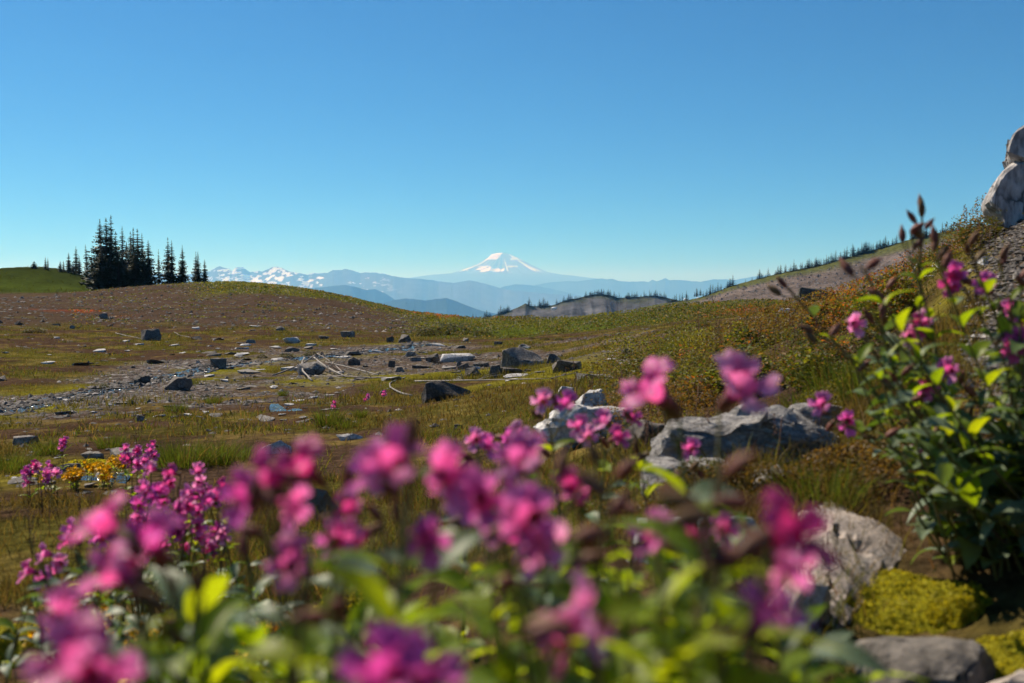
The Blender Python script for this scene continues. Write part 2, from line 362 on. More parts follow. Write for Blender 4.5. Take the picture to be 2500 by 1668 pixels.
def ground_cover(x, y):
    """real colour of the ground and how gravelly, how grassy it is, by place"""
    x = np.asarray(x, float).ravel(); y = np.asarray(y, float).ravel()
    r = np.hypot(x, y); th = np.degrees(np.arctan2(x, y))
    n1 = fbm(x * 0.55, y * 0.55, 5, 31); n2 = fbm(x * 0.22 + 9, y * 0.22, 4, 41); n3 = fbm(x * 1.7, y * 1.7, 4, 51); n4 = fbm(x * 0.35, y * 0.35 + 5, 5, 61)
    soil = np.array([0.072, 0.046, 0.033]); olive = np.array([0.085, 0.076, 0.02]); straw = np.array([0.20, 0.15, 0.05])
    moss = np.array([0.19, 0.18, 0.018]); green = np.array([0.085, 0.115, 0.02]); red = np.array([0.17, 0.048, 0.024]); grav = np.array([0.14, 0.125, 0.12])
    c = soil[None] + (olive - soil)[None] * sstep(0.45, 0.55, n1)[:, None]
    c = c + (straw - c) * (sstep(0.55, 0.72, n3) * 0.6)[:, None]
    cd = creek_dist(x, y)
    grass = sstep(0.43, 0.54, n1)
    # moss along the creek
    mo = sstep(2.2, 0.3, cd) * sstep(0.45, 0.6, n4) + 0.8 * sstep(0.60, 0.70, n2) * sstep(34, 20, r)
    mo = np.clip(mo, 0, 1); c = c + (moss - c) * (mo * 0.85)[:, None]
    # gravel beside the creek and over the boulder flat
    gr = sstep(2.2, 0.4, cd + 2.5 * (n4 - 0.5)) * sstep(0.60, 0.44, n4)
    px = CX + F * x / np.maximum(y, 0.1)
    flat = sstep(15.5, 19, y) * sstep(34, 28, y) * sstep(480, 640, px) * sstep(1650, 1500, px)
    gr = np.maximum(gr, 0.6 * flat * sstep(0.54, 0.42, n1))
    gr = np.maximum(gr, sstep(12.2, 13.2, y) * sstep(16.8, 15.6, y) * sstep(150, 260, px) * sstep(900, 700, px) * sstep(0.62, 0.46, n3))
    gr = np.clip(gr, 0, 1)
    # brown bare hill
    hill = sstep(44, 54, r + 6 * (n2 - 0.5)) * sstep(2, -3, th)
    hc = soil[None] * (0.75 + 0.55 * fbm(x * 0.12, y * 0.35, 4, 71))[:, None]; c = c + (hc - c) * (hill * (0.97 - 0.5 * sstep(0.55, 0.65, fbm(x * 0.5, y * 0.9, 4, 73))))[:, None]
    gr = gr * (1 - hill) + 0.12 * hill
    # green crest of that hill and the heather rim
    crest = sstep(74, 87, r + 9 * (n2 - 0.5) + np.clip(-th - 14, 0, 20) * 1.2) * sstep(4, 1, th) * sstep(112, 104, r) * sstep(-19, -15, th)
    c = c + (green * 0.85 + straw * 0.2 - c) * (crest * 0.85)[:, None]
    rim = sstep(36, 46, r + 8 * (n2 - 0.5)) * sstep(-7, -2, th) * sstep(20, 12, th) * sstep(115, 105, r)
    c = c + (green - c) * (rim * 0.9)[:, None]
    farg = sstep(112, 122, r) * sstep(-12, -18, th)
    c = c + (green[None] * (0.25 + 0.7 * fbm(x * 0.25, y * 0.12, 4, 79))[:, None] - c) * farg[:, None]
    gr = gr * (1 - np.maximum(np.maximum(crest, rim), farg))
    # red leaves
    rd = sstep(0.60, 0.68, n4) * np.maximum(crest * sstep(-12, -6, th), rim * sstep(9, 12, th)) * 0.8
    rd = np.maximum(rd, sstep(52, 58, r) * sstep(72, 62, r) * sstep(-20, -23.5, th) * sstep(0.5, 0.66, n4))
    c = c + (red - c) * rd[:, None]
    # bare stony soil high on the near bank
    bank = sstep(24, 26.5, th) * sstep(2.4, 3.2, r) * sstep(12, 7.5, r)
    c = c + (np.array([0.15, 0.105, 0.085]) - c) * (bank * 0.9)[:, None]; gr = np.maximum(gr, bank * 0.45)
    dirt = sstep(9, 11.5, th) * sstep(40, 52, r) * sstep(100, 90, r)
    c = c + (soil * 1.15 - c) * (dirt * sstep(0.62, 0.5, n1) * 0.8)[:, None]
    return dict(col=c, gravel=gr, grass=np.clip(grass + mo * 0.3, 0, 1) * (1 - 0.75 * gr) * (1 - 0.85 * hill), moss=mo, hill=hill, crest=crest, rim=rim, red=rd, bank=bank, farg=farg, cd=cd, n1=n1, n2=n2, n3=n3, n4=n4, th=th, r=r)

def build_ground():
    th = np.concatenate([np.arange(-180, -36, 3.0), np.arange(-36, 36, 0.115), np.arange(36, 180, 3.0)])
    th = np.radians(th); nc = len(th)
    rr = np.concatenate([np.exp(np.arange(math.log(0.22), math.log(240), 0.0142)), np.exp(np.linspace(math.log(245), math.log(2600), 26))])
    R, T = np.meshgrid(rr, th, indexing='ij'); x = (R * np.sin(T)).ravel(); y = (R * np.cos(T)).ravel()
    z = zt(x, y); g = ground_cover(x, y)
    z = z - 0.045 * sstep(0.45, 0.12, g['cd'])
    far = sstep(130, 180, g['r'])[:, None]
    colr = g['col'] * (1 - far) + (np.array([0.036, 0.046, 0.01])[None] * (0.4 + 1.1 * fbm(x * 0.25, y * 0.12, 4, 79))[:, None]) * far
    v = np.stack([x, y, z], 1); v = np.concatenate([v, [[0, 0, float(zt(0.0, 0.2)[0])]]])
    cols = np.concatenate([np.concatenate([colr, g['gravel'][:, None]], 1), [[0.08, 0.06, 0.05, 0]]])
    f = grid_faces(len(rr), nc, True)
    me = np_mesh('meadow_ground', v, f[:, ::-1], [M['ground']], True, cols)
    o = bpy.data.objects.new('meadow_ground', me); link(o)
    tag(o, 'stony brown and olive alpine meadow rising to a bare low hill', 'ground', kind='structure')
    return o
build_ground()

# ------------------------------------------------------------------ far land: ridges, volcano, hills
def interp(poly, x):
    xs = np.array([p[0] for p in poly], float); ys = np.array([p[1] for p in poly], float)
    return np.interp(x, xs, ys)

RIDGE_DEP = {}
def ridge(name, label, crest, depth, run, base, mat, colfn, ncol=300, nrow=60, jag=0.0, spur=0.25, fx=1.4, seed=1, wander=0.06, back=0.6, power=0.8, cat='ridge'):
    """a real ridge: crest at the given distance, front slope with spurs falling to base, back slope behind"""
    x0, x1 = crest[0][0], crest[-1][0]
    px = np.linspace(x0, x1, ncol)
    py = interp(crest, px) + jag * (fbm(px * 0.11, px * 0 + seed, 4, seed) - 0.5) * 2
    dep = depth * (1 + wander * (2 * fbm(px * 0.006, px * 0, 3, seed + 5) - 1))
    RIDGE_DEP[name] = (px, dep)
    uz = np.array([ray(a, b) for a, b in zip(px, py)])
    cx = uz[:, 0] * dep; cz = CZ + uz[:, 1] * dep
    t = np.concatenate([-np.linspace(1, 0, nrow) ** 1.8, np.linspace(0, 1, max(8, nrow // 4))[1:]])
    Tm, Ci = np.meshgrid(t, np.arange(ncol), indexing='ij')
    d = dep[Ci] + np.where(Tm < 0, Tm * run, Tm * run * back)
    s = np.abs(Tm)
    x = cx[Ci] + (uz[:, 0][Ci]) * (d - dep[Ci])
    hgt = cz[Ci] - base
    fall = s ** power
    z = base + hgt * (1 - fall)
    k = 1.0 / (run * 0.55)
    sp = ridged(x * k * fx + 0.6 * fbm(x * k, d * k, 3, seed), d * k * 0.55, 4, seed + 11) - 1.0
    z = z + hgt * spur * sp * np.minimum(1, s * 4) * (1 - s * 0.4)
    # never rise above the crest's own line of sight
    lim = CZ + (cz[Ci] - CZ) / dep[Ci] * d - np.minimum(1, s * 6) * 0.004 * d * 0.3
    z = np.where(Tm < 0, np.minimum(z, lim), z)
    cols = colfn(x.ravel(), d.ravel(), z.ravel(), s.ravel(), np.broadcast_to(px[Ci], Ci.shape).ravel(), (CY - 0) * 0 + s.ravel())
    v = np.stack([x.ravel(), d.ravel(), z.ravel()], 1)
    me = np_mesh(name, v, grid_faces(len(t), ncol), [mat], True, cols)
    o = bpy.data.objects.new(name, me); link(o); tag(o, label, cat, kind='structure')
    return o

def forest_col(x, y, z, s, px, _):
    n = fbm(x * 0.0011, y * 0.0011, 4, 5)
    c = np.array([0.022, 0.034, 0.022])[None] + n[:, None] * np.array([0.03, 0.035, 0.03])[None]
    return np.concatenate([c, np.ones((len(x), 1))], 1)

def rocky_col(x, y, z, s, px, _):
    n = fbm(x * 0.010, z * 0.022, 5, 8); n2 = fbm(x * 0.0016, z * 0.003 + 3, 4, 18)
    c = np.array([0.05, 0.055, 0.055])[None] + n[:, None] * 0.05
    snow = sstep(0.60, 0.64, n) * sstep(0.40, 0.55, n2) * sstep(1000, 830, px) * sstep(0.32, 0.18, s)
    snow = np.maximum(snow, sstep(0.53, 0.57, n) * sstep(0.14, 0.03, s) * sstep(560, 600, px) * sstep(790, 740, px))
    snow = np.maximum(snow, sstep(0.57, 0.61, n) * sstep(0.12, 0.04, s) * sstep(500, 520, px) * sstep(640, 615, px))
    c = c + (0.85 - c) * snow[:, None]
    return np.concatenate([c, np.ones((len(x), 1))], 1)

ridge('snowy_ridge', 'hazy blue jagged ridge with snow patches beyond the bare hill',
      [(250,690),(330,676),(400,668),(440,672),(480,668),(510,662),(525,655),(536,650),(548,654),(562,657),(566,664),(572,655),(578,652),(588,654),(592,652),(600,658),(610,665),(622,663),(630,661),(640,664),(655,657),(668,652),(680,651),(690,655),(705,663),(730,667),(752,672),(760,666),(775,668),(800,666),(812,659),(830,660),(843,656),(856,659),(866,663),(880,667),(895,666),(915,666),(940,669),(960,675),(985,678),(1031,682),(1060,685),(1105,691),(1125,688),(1147,684),(1165,688),(1198,697),(1234,707),(1306,714),(1400,722),(1520,735),(1700,760)],
      18500, 7000, -750, M['far'], rocky_col, 640, 90, jag=1.2, spur=0.32, seed=3)
ridge('forested_ridge', 'low forested blue ridge in front of the snowy ridge',
      [(560,745),(640,725),(720,705),(780,702),(815,698),(843,696),(870,701),(894,708),(915,706),(940,716),(965,732),(1000,745),(1050,757),(1120,772),(1200,790)],
      12500, 3500, -800, M['far'], forest_col, 260, 60, jag=0.8, seed=13)
ridge('forested_spur', 'nearest hazy blue forested spur above the valley gap',
      [(880,765),(930,742),(960,733),(990,729),(1010,730),(1040,734),(1065,730),(1090,728),(1110,734),(1144,748),(1180,760),(1230,770),(1320,800)],
      9500, 3000, -800, M['far'], forest_col, 220, 60, jag=0.8, seed=23)
ridge('forested_ridge', 'faint blue foothill ridge under the volcano slope',
      [(1150,735),(1200,712),(1234,699),(1262,694),(1290,696),(1320,700),(1345,705),(1393,716),(1440,728),(1500,745)],
      20500, 5000, -700, M['far'], forest_col, 200, 50, jag=0.8, seed=33)
ridge('forested_ridge', 'long hazy blue ridge between volcano and scree hill',
      [(1260,720),(1306,696),(1340,690),(1379,687),(1410,687),(1440,683),(1469,680),(1480,682),(1497,681),(1510,686),(1540,688),(1570,687),(1583,689),(1593,683),(1603,687),(1615,683),(1624,679),(1634,684),(1660,684),(1690,687),(1710,688),(1740,682),(1795,683),(1849,674),(1950,668),(2100,672),(2300,665)],
      24000, 6500, -700, M['far'], forest_col, 420, 70, jag=0.8, seed=43)

def build_volcano():
    D = 36000.0; k = D / F
    sx = (1226 - CX) * k; sy = D
    Lp = [(0, 122), (14, 121), (27, 118), (35, 109), (63, 92), (100, 78), (136, 68), (172, 67), (208, 62), (300, 48), (500, 14), (800, -30)]
    Rp = [(0, 122), (10, 120.5), (20, 118.5), (38, 109), (81, 87), (118, 72), (154, 65), (226, 58), (320, 46), (500, 14), (800, -30)]
    na, nr = 300, 130
    an = np.linspace(0, 2 * math.pi, na, endpoint=False); rad = 800 * np.linspace(0, 1, nr) ** 1.9
    Rm, A = np.meshgrid(rad, an, indexing='ij')
    hl = np.interp(Rm, [p[0] for p in Lp], [p[1] for p in Lp]); hr = np.interp(Rm, [p[0] for p in Rp], [p[1] for p in Rp])
    w = 0.5 + 0.5 * np.cos(A)
    h = hl * (1 - w) + hr * w
    ca, sa = np.cos(A), np.sin(A)
    g = ridged(ca * 3.2 + 5, sa * 3.2 + Rm * 0.004, 4, 77) - 0.62
    h = h + g * 14 * sstep(18, 60, Rm) * sstep(420, 130, Rm) * np.minimum(1, np.abs(sa) * 1.6)
    g2 = ridged(ca * 8 + 5, sa * 8 + Rm * 0.01, 3, 87) - 0.62
    h = h + g2 * 4 * sstep(14, 40, Rm) * sstep(220, 80, Rm) * np.minimum(1, np.abs(sa) * 1.6)
    x = sx + Rm * k * ca; y = sy + Rm * k * sa; z = CZ + h * k
    n = fbm(ca * 6 + Rm * 0.02, sa * 6 + Rm * 0.035, 5, 97); n2 = fbm(x * 0.0012, z * 0.004, 4, 107)
    pxo = Rm * ca
    snow = sstep(0, 3, h + 8 * (n2 - 0.5) - (120.5 - 17 * sstep(6, -14, pxo)))
    snow = np.maximum(snow, sstep(100, 106, h) * sstep(14, 20, pxo) * sstep(0.40, 0.5, n))
    streak = fbm(ca * 14 + 3, sa * 14, 4, 117)
    snow = np.maximum(snow, sstep(0.56, 0.62, streak) * sstep(74, 80, h) * sstep(112, 100, h) * sstep(-15, -38, pxo))
    snow = np.maximum(snow, sstep(0.54, 0.60, fbm(x * 0.0022, y * 0.0012 + h * 0.06, 4, 127)) * sstep(70, 75, h) * sstep(91, 84, h) * 1.0)
    snow = np.maximum(snow, sstep(0.60, 0.64, streak) * sstep(72, 78, h) * sstep(110, 95, h) * sstep(-5, 15, pxo))
    c = np.array([0.09, 0.10, 0.105]) * np.ones(x.shape + (1,)) * (0.7 + 0.6 * n[..., None])
    c = c * sstep(60, 78, h)[..., None] + np.array([0.05, 0.06, 0.05]) * (1 - sstep(60, 78, h))[..., None]
    c = c + (0.97 - c) * snow[..., None]
    cols = np.concatenate([c.reshape(-1, 3), np.ones((x.size, 1))], 1)
    v = np.stack([x.ravel(), y.ravel(), z.ravel()], 1)
    me = np_mesh('volcano', v, grid_faces(nr, na, True), [M['volcano']], True, cols)
    o = bpy.data.objects.new('volcano', me); link(o); tag(o, 'snow-capped volcano standing alone above the hazy ridges', 'mountain', kind='structure')
build_volcano()

def build_valley():
    n = 60; xs = np.linspace(-60000, 60000, n); ys = np.linspace(-6000, 62000, n)
    Y, X = np.meshgrid(ys, xs, indexing='ij'); z = -700 + 120 * (fbm(X * 0.0002, Y * 0.0002, 3, 4) - 0.5)
    z = np.where(np.hypot(X, Y) < 3500, -760, z)
    cols = np.tile(np.array([0.03, 0.04, 0.03, 1.0]), (n * n, 1))
    me = np_mesh('valley_floor', np.stack([X.ravel(), Y.ravel(), z.ravel()], 1), grid_faces(n, n), [M['far']], True, cols)
    o = bpy.data.objects.new('valley_floor', me); link(o); tag(o, 'dark forested valley floor deep below the meadow', 'valley', kind='structure')
build_valley()

def grey_col(x, y, z, s, px, _):
    n = fbm(x * 0.06 + z * 0.03, z * 0.10, 5, 71); n2 = fbm(x * 0.09 + z * 0.06, y * 0.02 + z * 0.08, 4, 73)
    c = np.array([0.112, 0.11, 0.115])[None] * (0.4 + 1.2 * n[:, None])
    dk = sstep(0.55, 0.63, n2) * sstep(0.05, 0.12, s); c = c * (1 - 0.5 * dk[:, None])
    c = c + (np.array([0.07, 0.075, 0.04]) - c) * (sstep(0.07, 0.01, s + 0.10 * (n2 - 0.45)) * 0.8)[:, None]
    return np.concatenate([c, np.ones((len(x), 1))], 1)
GREY_CREST = [(1080,800),(1135,787),(1180,776),(1230,764),(1262,752),(1283,741),(1300,748),(1325,748),(1350,745),(1362,741),(1385,733),(1420,726),(1445,720),(1470,718),(1490,721),(1510,728),(1540,726),(1575,724),(1600,722),(1620,725),(1640,730),(1680,738),(1740,748),(1850,760)]
ridge('grey_hill', 'grey eroded bare hill with conifers along its crest', GREY_CREST, 900, 260, -75, M['hill'], grey_col, 420, 110, jag=0.6, spur=0.16, fx=7.0, seed=53, wander=0.03, power=0.95, cat='hill')

def scree_col(x, y, z, s, px, _):
    n = fbm(x * 0.05, y * 0.05, 5, 81); n2 = fbm(x * 0.4, y * 0.25, 4, 83)
    c = np.array([0.135, 0.108, 0.095])[None] * (0.6 + 0.8 * n[:, None]) * (0.7 + 0.6 * n2[:, None])
    gc = sstep(0.13, 0.04, s + 0.05 * (n - 0.5)) * (s > -1); c = c + (np.array([0.085, 0.09, 0.03]) - c) * gc[:, None]
    c = c + (np.array([0.045, 0.042, 0.042]) - c) * (sstep(0.62, 0.7, s) * sstep(1880, 1700, px))[:, None]
    return np.concatenate([c, np.ones((len(x), 1))], 1)
SCREE_CREST = [(1560,752),(1600,744),(1640,738),(1680,733),(1725,722),(1760,708),(1790,697),(1830,686),(1870,676),(1920,664),(1965,655),(2010,646),(2050,634),(2100,620),(2140,608),(2180,597),(2230,582),(2280,571),(2330,563),(2400,552),(2500,535),(2700,490),(3000,440)]
ridge('scree_hill', 'long brown scree slope with small conifers on its skyline', SCREE_CREST, 430, 190, -9, M['scree'], scree_col, 360, 110, jag=0.8, spur=0.08, fx=3.0, seed=63, wander=0.03, power=0.9, cat='hill')

def build_haze():
    bm = bmesh.new(); bmesh.ops.create_cube(bm, size=1.0)
    x0, x1, y0, y1, z0, z1 = -62000, 62000, -8000, 63000, -1300, 1800
    for v in bm.verts:
        v.co = ((x0 + x1) / 2 + v.co.x * (x1 - x0), (y0 + y1) / 2 + v.co.y * (y1 - y0), (z0 + z1) / 2 + v.co.z * (z1 - z0))
    me = bpy.data.meshes.new('haze'); bm.to_mesh(me); bm.free()
    m, nt, o = newmat('haze_air')
    pv = N(nt, 'ShaderNodeVolumePrincipled'); pv.inputs['Color'].default_value = (0.20, 0.54, 1.0, 1); pv.inputs['Absorption Color'].default_value = (1, 1, 1, 1)
    pv.inputs['Density'].default_value = 8.0e-5; pv.inputs['Anisotropy'].default_value = 0.25
    nt.links.new(pv.outputs[0], o.inputs['Volume']); me.materials.append(m)
    ob = bpy.data.objects.new('haze', me); link(ob); tag(ob, 'blue summer haze between the meadow and far mountains', 'haze', kind='stuff')
build_haze()
# ------------------------------------------------------------------ conifers
def conifer_mesh(seed, levels, per, width, sparse=0.0, tiers=3, low=0.04, droop=0.35):
    """narrow spire of drooping sprays; unit height; width = crown radius at the foot"""
    r = random.Random(seed); V = []; Fc = []
    for i in range(levels):
        t = i / (levels - 1.0)
        h = low + (1 - low) * (t ** 0.92)
        prof = (1 - h) ** 0.8 * (0.72 + 0.55 * r.random())
        rad = width * max(0.04, prof) + 0.004
        if r.random() < sparse: rad *= 0.35
        n = max(3, int(per * (0.55 + 0.45 * (1 - h))))
        a0 = r.random() * 6.28
        for k in range(n):
            a = a0 + 6.283 * k / n + r.uniform(-0.35, 0.35)
            L = rad * r.uniform(0.6, 1.18)
            dz = -L * droop * r.uniform(0.4, 1.5)
            d = Vector((math.cos(a), math.sin(a), 0)); s = Vector((-d.y, d.x, 0))
            z0 = h + r.uniform(-0.008, 0.008)
            w = L * r.uniform(0.22, 0.36) + 0.004
            # a spray: a spine with jagged side tufts
            prev = Vector((0, 0, z0))
            for q in range(tiers):
                f0 = q / tiers; f1 = (q + 1) / tiers
                p0 = d * (L * f0) + Vector((0, 0, z0 + dz * f0 * f0))
                p1 = d * (L * f1) + Vector((0, 0, z0 + dz * f1 * f1 + (0.25 * L * f1 if q == tiers - 1 else 0)))
                ww = w * (1.15 - f0 * 0.7)
                for sg in (-1, 1):
                    tip = p0.lerp(p1, 0.75) + s * (sg * ww * r.uniform(0.7, 1.3)) + Vector((0, 0, -ww * r.uniform(0.15, 0.9)))
                    b = len(V); V += [p0, p1, tip]; Fc.append((b, b + 1, b + 2))
                hang = p0.lerp(p1, 0.6) + Vector((0, 0, -ww * r.uniform(0.5, 1.2)))
                b = len(V); V += [p0, p1, hang]; Fc.append((b, b + 1, b + 2))
    # leader
    for k in range(3):
        a = k * 2.1; b = len(V)
        V += [Vector((math.cos(a) * 0.006, math.sin(a) * 0.006, 0.955)), Vector((-math.cos(a) * 0.006, -math.sin(a) * 0.006, 0.955)), Vector((0, 0, 1.0 + 0.01 * k))]; Fc.append((b, b + 1, b + 2))
    return np_mesh('crown', [tuple(v) for v in V], Fc, [M['needle']], False)

def trunk_mesh(rad=0.016, sides=6, top=0.93, bend=0.0):
    V = []; Fc = []; n = 7
    for i in range(n):
        t = i / (n - 1); z = -0.03 + (top + 0.03) * t; rr = rad * (1 - 0.9 * t) * (1.35 if i == 0 else 1)
        for k in range(sides):
            a = 6.2832 * k / sides; V.append((math.cos(a) * rr + bend * t * t, math.sin(a) * rr, z))
    f = grid_faces(n, sides, True)
    return np_mesh('trunk', V, f, [M['bark']], True)

CROWNS = [conifer_mesh(100 + i, 46, 9, w, sp) for i, (w, sp) in enumerate([(0.17, 0.05), (0.13, 0.15), (0.105, 0.25), (0.15, 0.1), (0.12, 0.2)])]
SMALL = [conifer_mesh(200 + i, 18, 8, w, 0.05, tiers=2) for i, w in enumerate((0.17, 0.14, 0.2, 0.12))]
TRUNK = trunk_mesh(); TRUNK_S = trunk_mesh(0.02, 5)

def tree(px, py_top, base, label, group, var=0, wmul=1.0, small=False, lean=0.0, name='fir_tree'):
    """height read from the photo: from its foot up to the pixel row of its top"""
    u, w = ray(px, py_top)
    top = CZ + w * base.y; h = max(0.8, top - base.z)
    e = empty(name, base); tag(e, label, 'tree', group)
    rz = rnd.random() * 6.28
    if small: wmul *= 1.9
    for nm, me in (('trunk', TRUNK_S if small else TRUNK), ('crown', (SMALL if small else CROWNS)[var % (4 if small else 5)])):
        o = bpy.data.objects.new(nm, me); o.scale = (h * wmul, h * wmul, h); o.rotation_euler = (0, lean, rz if not lean else 0); link(o, e)
    return e

G1 = 'tall firs clustered on the bare hill'
def crest_base(px, depth):
    u, _ = ray(px, 700); return Vector((u * depth, depth, gz(u * depth, depth) - 0.05))
# the main clump (column, row of top, width factor, distance)
for i, (x, y, wm, d, lab) in enumerate([
    (246, 536, 1.15, 100, 'outermost ragged fir at the clump edge facing the green knoll'), (261, 533, 1.5, 99, 'broad dense fir in the middle of the tallest clump'),
    (273, 526, 1.3, 101, 'tallest pointed fir on the bare hill'), (284, 566, 1.2, 103, 'shorter fir pressed against the tallest firs'),
    (300, 554, 1.1, 104, 'slim fir standing in the gap of the clump'), (310, 592, 1.3, 103, 'low fir filling the gap of the clump'),
    (320, 566, 1.2, 100, 'dark fir with three close tops beside it'), (327, 557, 1.3, 99, 'highest fir of the second dense clump'),
    (337, 560, 1.35, 100, 'broad fir of the second dense clump'), (348, 571, 1.0, 102, 'slender fir with clumped foliage on the second clump'),
    (363, 587, 1.1, 101, 'ragged fir at the clump edge facing the snowy ridge'), (354, 622, 1.4, 99, 'low bushy fir at the foot of the second clump'),
    (290, 606, 1.9, 97, 'wide low fir skirting the foot of the tallest clump'), (250, 600, 1.7, 97, 'wide bushy fir at the foot of the outermost fir'),
    (270, 575, 1.6, 98, 'heavy dark fir before the tallest fir'), (332, 610, 1.8, 97, 'wide low fir skirting the second clump')]):
    tree(x, y, crest_base(x, d), lab, G1, i, wm * 1.28)
for i, (x, y, wm, d, lab) in enumerate([
    (388, 608, 0.95, 101, 'thin single fir beside the dense clumps'), (411, 581, 1.35, 101, 'tall fir with a bare leader in the separate pair'),
    (420, 587, 1.3, 100, 'second fir of the separate tall pair'), (446, 599, 1.0, 101, 'solitary slender fir between the pair and the last trio'),
    (440, 650, 0.9, 101, 'stub of a young fir beside the solitary slender fir'), (461, 672, 1.1, 101, 'knee-high seedling fir beside the solitary fir'),
    (479, 615, 1.2, 102, 'first fir of the last trio on the crest'), (484, 614, 1.35, 101, 'fullest fir of the last trio on the crest'), (500, 633, 1.1, 102, 'end fir of the trio nearest the snowy ridge')]):
    tree(x, y, crest_base(x, d), lab, 'single firs along the bare hill crest', i + 2, wm)
# trees on the green knoll
for i, (x, y, by, wm, lab) in enumerate([
    (83, 637, 656, 3.4, 'round wind-clipped bush fir on top of the green knoll'), (111, 627, 659, 1.3, 'twin-topped small fir on the green knoll'), (117, 628, 661, 1.2, 'companion of the twin-topped small fir'),
    (147, 636, 664, 1.8, 'stunted fir halfway along the green knoll'), (155, 636, 664, 1.7, 'second stunted fir along the green knoll'), (168, 616, 666, 1.2, 'slim upright fir on the green knoll'),
    (186, 602, 668, 1.5, 'tallest fir on the green knoll'), (194, 626, 672, 2.0, 'bushy fir leaning on the knoll’s tallest fir'), (178, 640, 668, 2.0, 'low fir in the shade of the knoll’s tallest fir'),
    (214, 597, 670, 1.2, 'wind-bent fir with a bare top on the knoll'), (230, 634, 680, 1.5, 'low fir between the knoll and the tallest clump'), (224, 622, 676, 1.5, 'small fir behind the wind-bent fir')]):
    b = on_ground(x, by)
    tree(x, y, b, lab, 'small firs on the green knoll', i, wm, lean=-0.06 if i == 9 else 0.0)

# far conifers on the grey hill and the scree hill: one object each
def far_trees(rows, depth, crest, label, group, hpx, seed, sink=1.5, ridge_name=None):
    r = random.Random(seed)
    for (x0, x1, n, dy) in rows:
        for k in range(n):
            if n > 6 and r.random() < 0.15: continue
            x = x0 + (x1 - x0) * (k + r.uniform(-0.35, 0.35)) / max(1, n - 1) if n > 1 else x0
            yb = float(interp(crest, x)) + dy + r.uniform(-0.5, 0.8)
            d = depth(x, dy)
            if ridge_name: d = float(np.interp(x, *RIDGE_DEP[ridge_name])) - 0.5
            b = P(x, yb + sink, d)
            tree(x, yb - hpx * r.choice([r.uniform(0.35, 0.8), r.uniform(0.7, 1.3)]), b, label, group, r.randrange(4), r.uniform(0.9, 1.4), small=True, name='conifer')
far_trees([(1128, 1160, 5, 2), (1176, 1197, 8, 1), (1217, 1222, 3, 1), (1226, 1242, 9, 1)], lambda x, dy: 893, GREY_CREST, 'tiny conifer on the low shoulder of the grey hill', 'conifers on the grey hill shoulder', 17, 3, ridge_name='grey_hill')
far_trees([(1290, 1308, 8, 1), (1316, 1337, 8, 0)], lambda x, dy: 897, GREY_CREST, 'tiny conifer beside the pointed knob of the grey hill', 'conifers beside the grey knob', 17, 5, ridge_name='grey_hill')
far_trees([(1360, 1442, 24, 1), (1442, 1490, 20, 0), (1497, 1530, 12, 1), (1530, 1600, 26, 1), (1600, 1626, 8, 0)], lambda x, dy: 899, GREY_CREST, 'tiny conifer in the row along the grey hill top', 'conifers along the grey hill top', 13, 7, ridge_name='grey_hill')
far_trees([(1245, 1305, 20, 0)], lambda x, dy: 760, [(1245, 781), (1270, 790), (1305, 793)], 'small conifer in the stand low on the grey hill flank', 'conifers low on the grey hill', 16, 9)
far_trees([(1312, 1326, 5, 0)], lambda x, dy: 740, [(1312, 795), (1326, 797)], 'small conifer in the clump below the grey flank stand', 'conifers below the grey flank', 13, 19)
far_trees([(1588, 1595, 2, 0)], lambda x, dy: 560, [(1588, 757), (1595, 757)], 'lone pointed conifer at the foot of the grey hill', 'conifers at the grey hill foot', 22, 21)
far_trees([(1630, 1665, 9, 0), (1695, 1712, 5, -6), (1676, 1680, 1, -4)], lambda x, dy: 430, SCREE_CREST, 'small conifer on the dark rubble toe of the scree hill', 'conifers on the scree hill toe', 22, 11, ridge_name='scree_hill')
far_trees([(1718, 1740, 6, 0), (1745, 1775, 5, 0), (1780, 1792, 5, 0), (1820, 1822, 1, 0), (1836, 1846, 2, 0), (1853, 1880, 9, 0), (1895, 1920, 5, 0), (1928, 1943, 5, 0), (1955, 1960, 2, 0)], lambda x, dy: 428, SCREE_CREST, 'small conifer on the lower skyline of the scree hill', 'conifers on the lower scree skyline', 21, 13, ridge_name='scree_hill')
far_trees([(1967, 2020, 18, 0), (2024, 2040, 5, 0), (2052, 2068, 8, 0), (2080, 2085, 2, 0), (2095, 2128, 12, 0), (2133, 2138, 2, 0), (2140, 2190, 10, 0), (2230, 2262, 14, 0), (2262, 2285, 4, 0), (2295, 2322, 10, 0), (2322, 2350, 4, 0)], lambda x, dy: 428, SCREE_CREST, 'small conifer on the upper skyline of the scree hill', 'conifers on the upper scree skyline', 24, 15, ridge_name='scree_hill')

# snow patches on the far hills
def snow_patch(px, py, w, h, d, label, seed):
    r = random.Random(seed); bm = bmesh.new(); c = P(px, py, d); k = d / F
    vs = []
    n = 14
    for i in range(n):
        a = 6.283 * i / n; q = r.uniform(0.8, 1.1)
        vs.append(bm.verts.new((math.cos(a) * w * k * q, math.sin(a) * h * k * q * 0.55, math.sin(a) * h * k * q)))
    ctr = bm.verts.new((0, -1.2, 0.3))
    for i in range(n): bm.faces.new((vs[i], vs[(i + 1) % n], ctr))
    back = [bm.verts.new(v.co + Vector((0, 3.0, -1.5))) for v in vs]
    for i in range(n): bm.faces.new((vs[(i + 1) % n], vs[i], back[i], back[(i + 1) % n]))
    me = bpy.data.meshes.new('snow_patch'); bm.to_mesh(me); bm.free(); me.materials.append(M['snow'])
    for p in me.polygons: p.use_smooth = True
    o = bpy.data.objects.new('snow_patch', me); o.location = c; link(o); tag(o, label, 'snow', kind='structure')
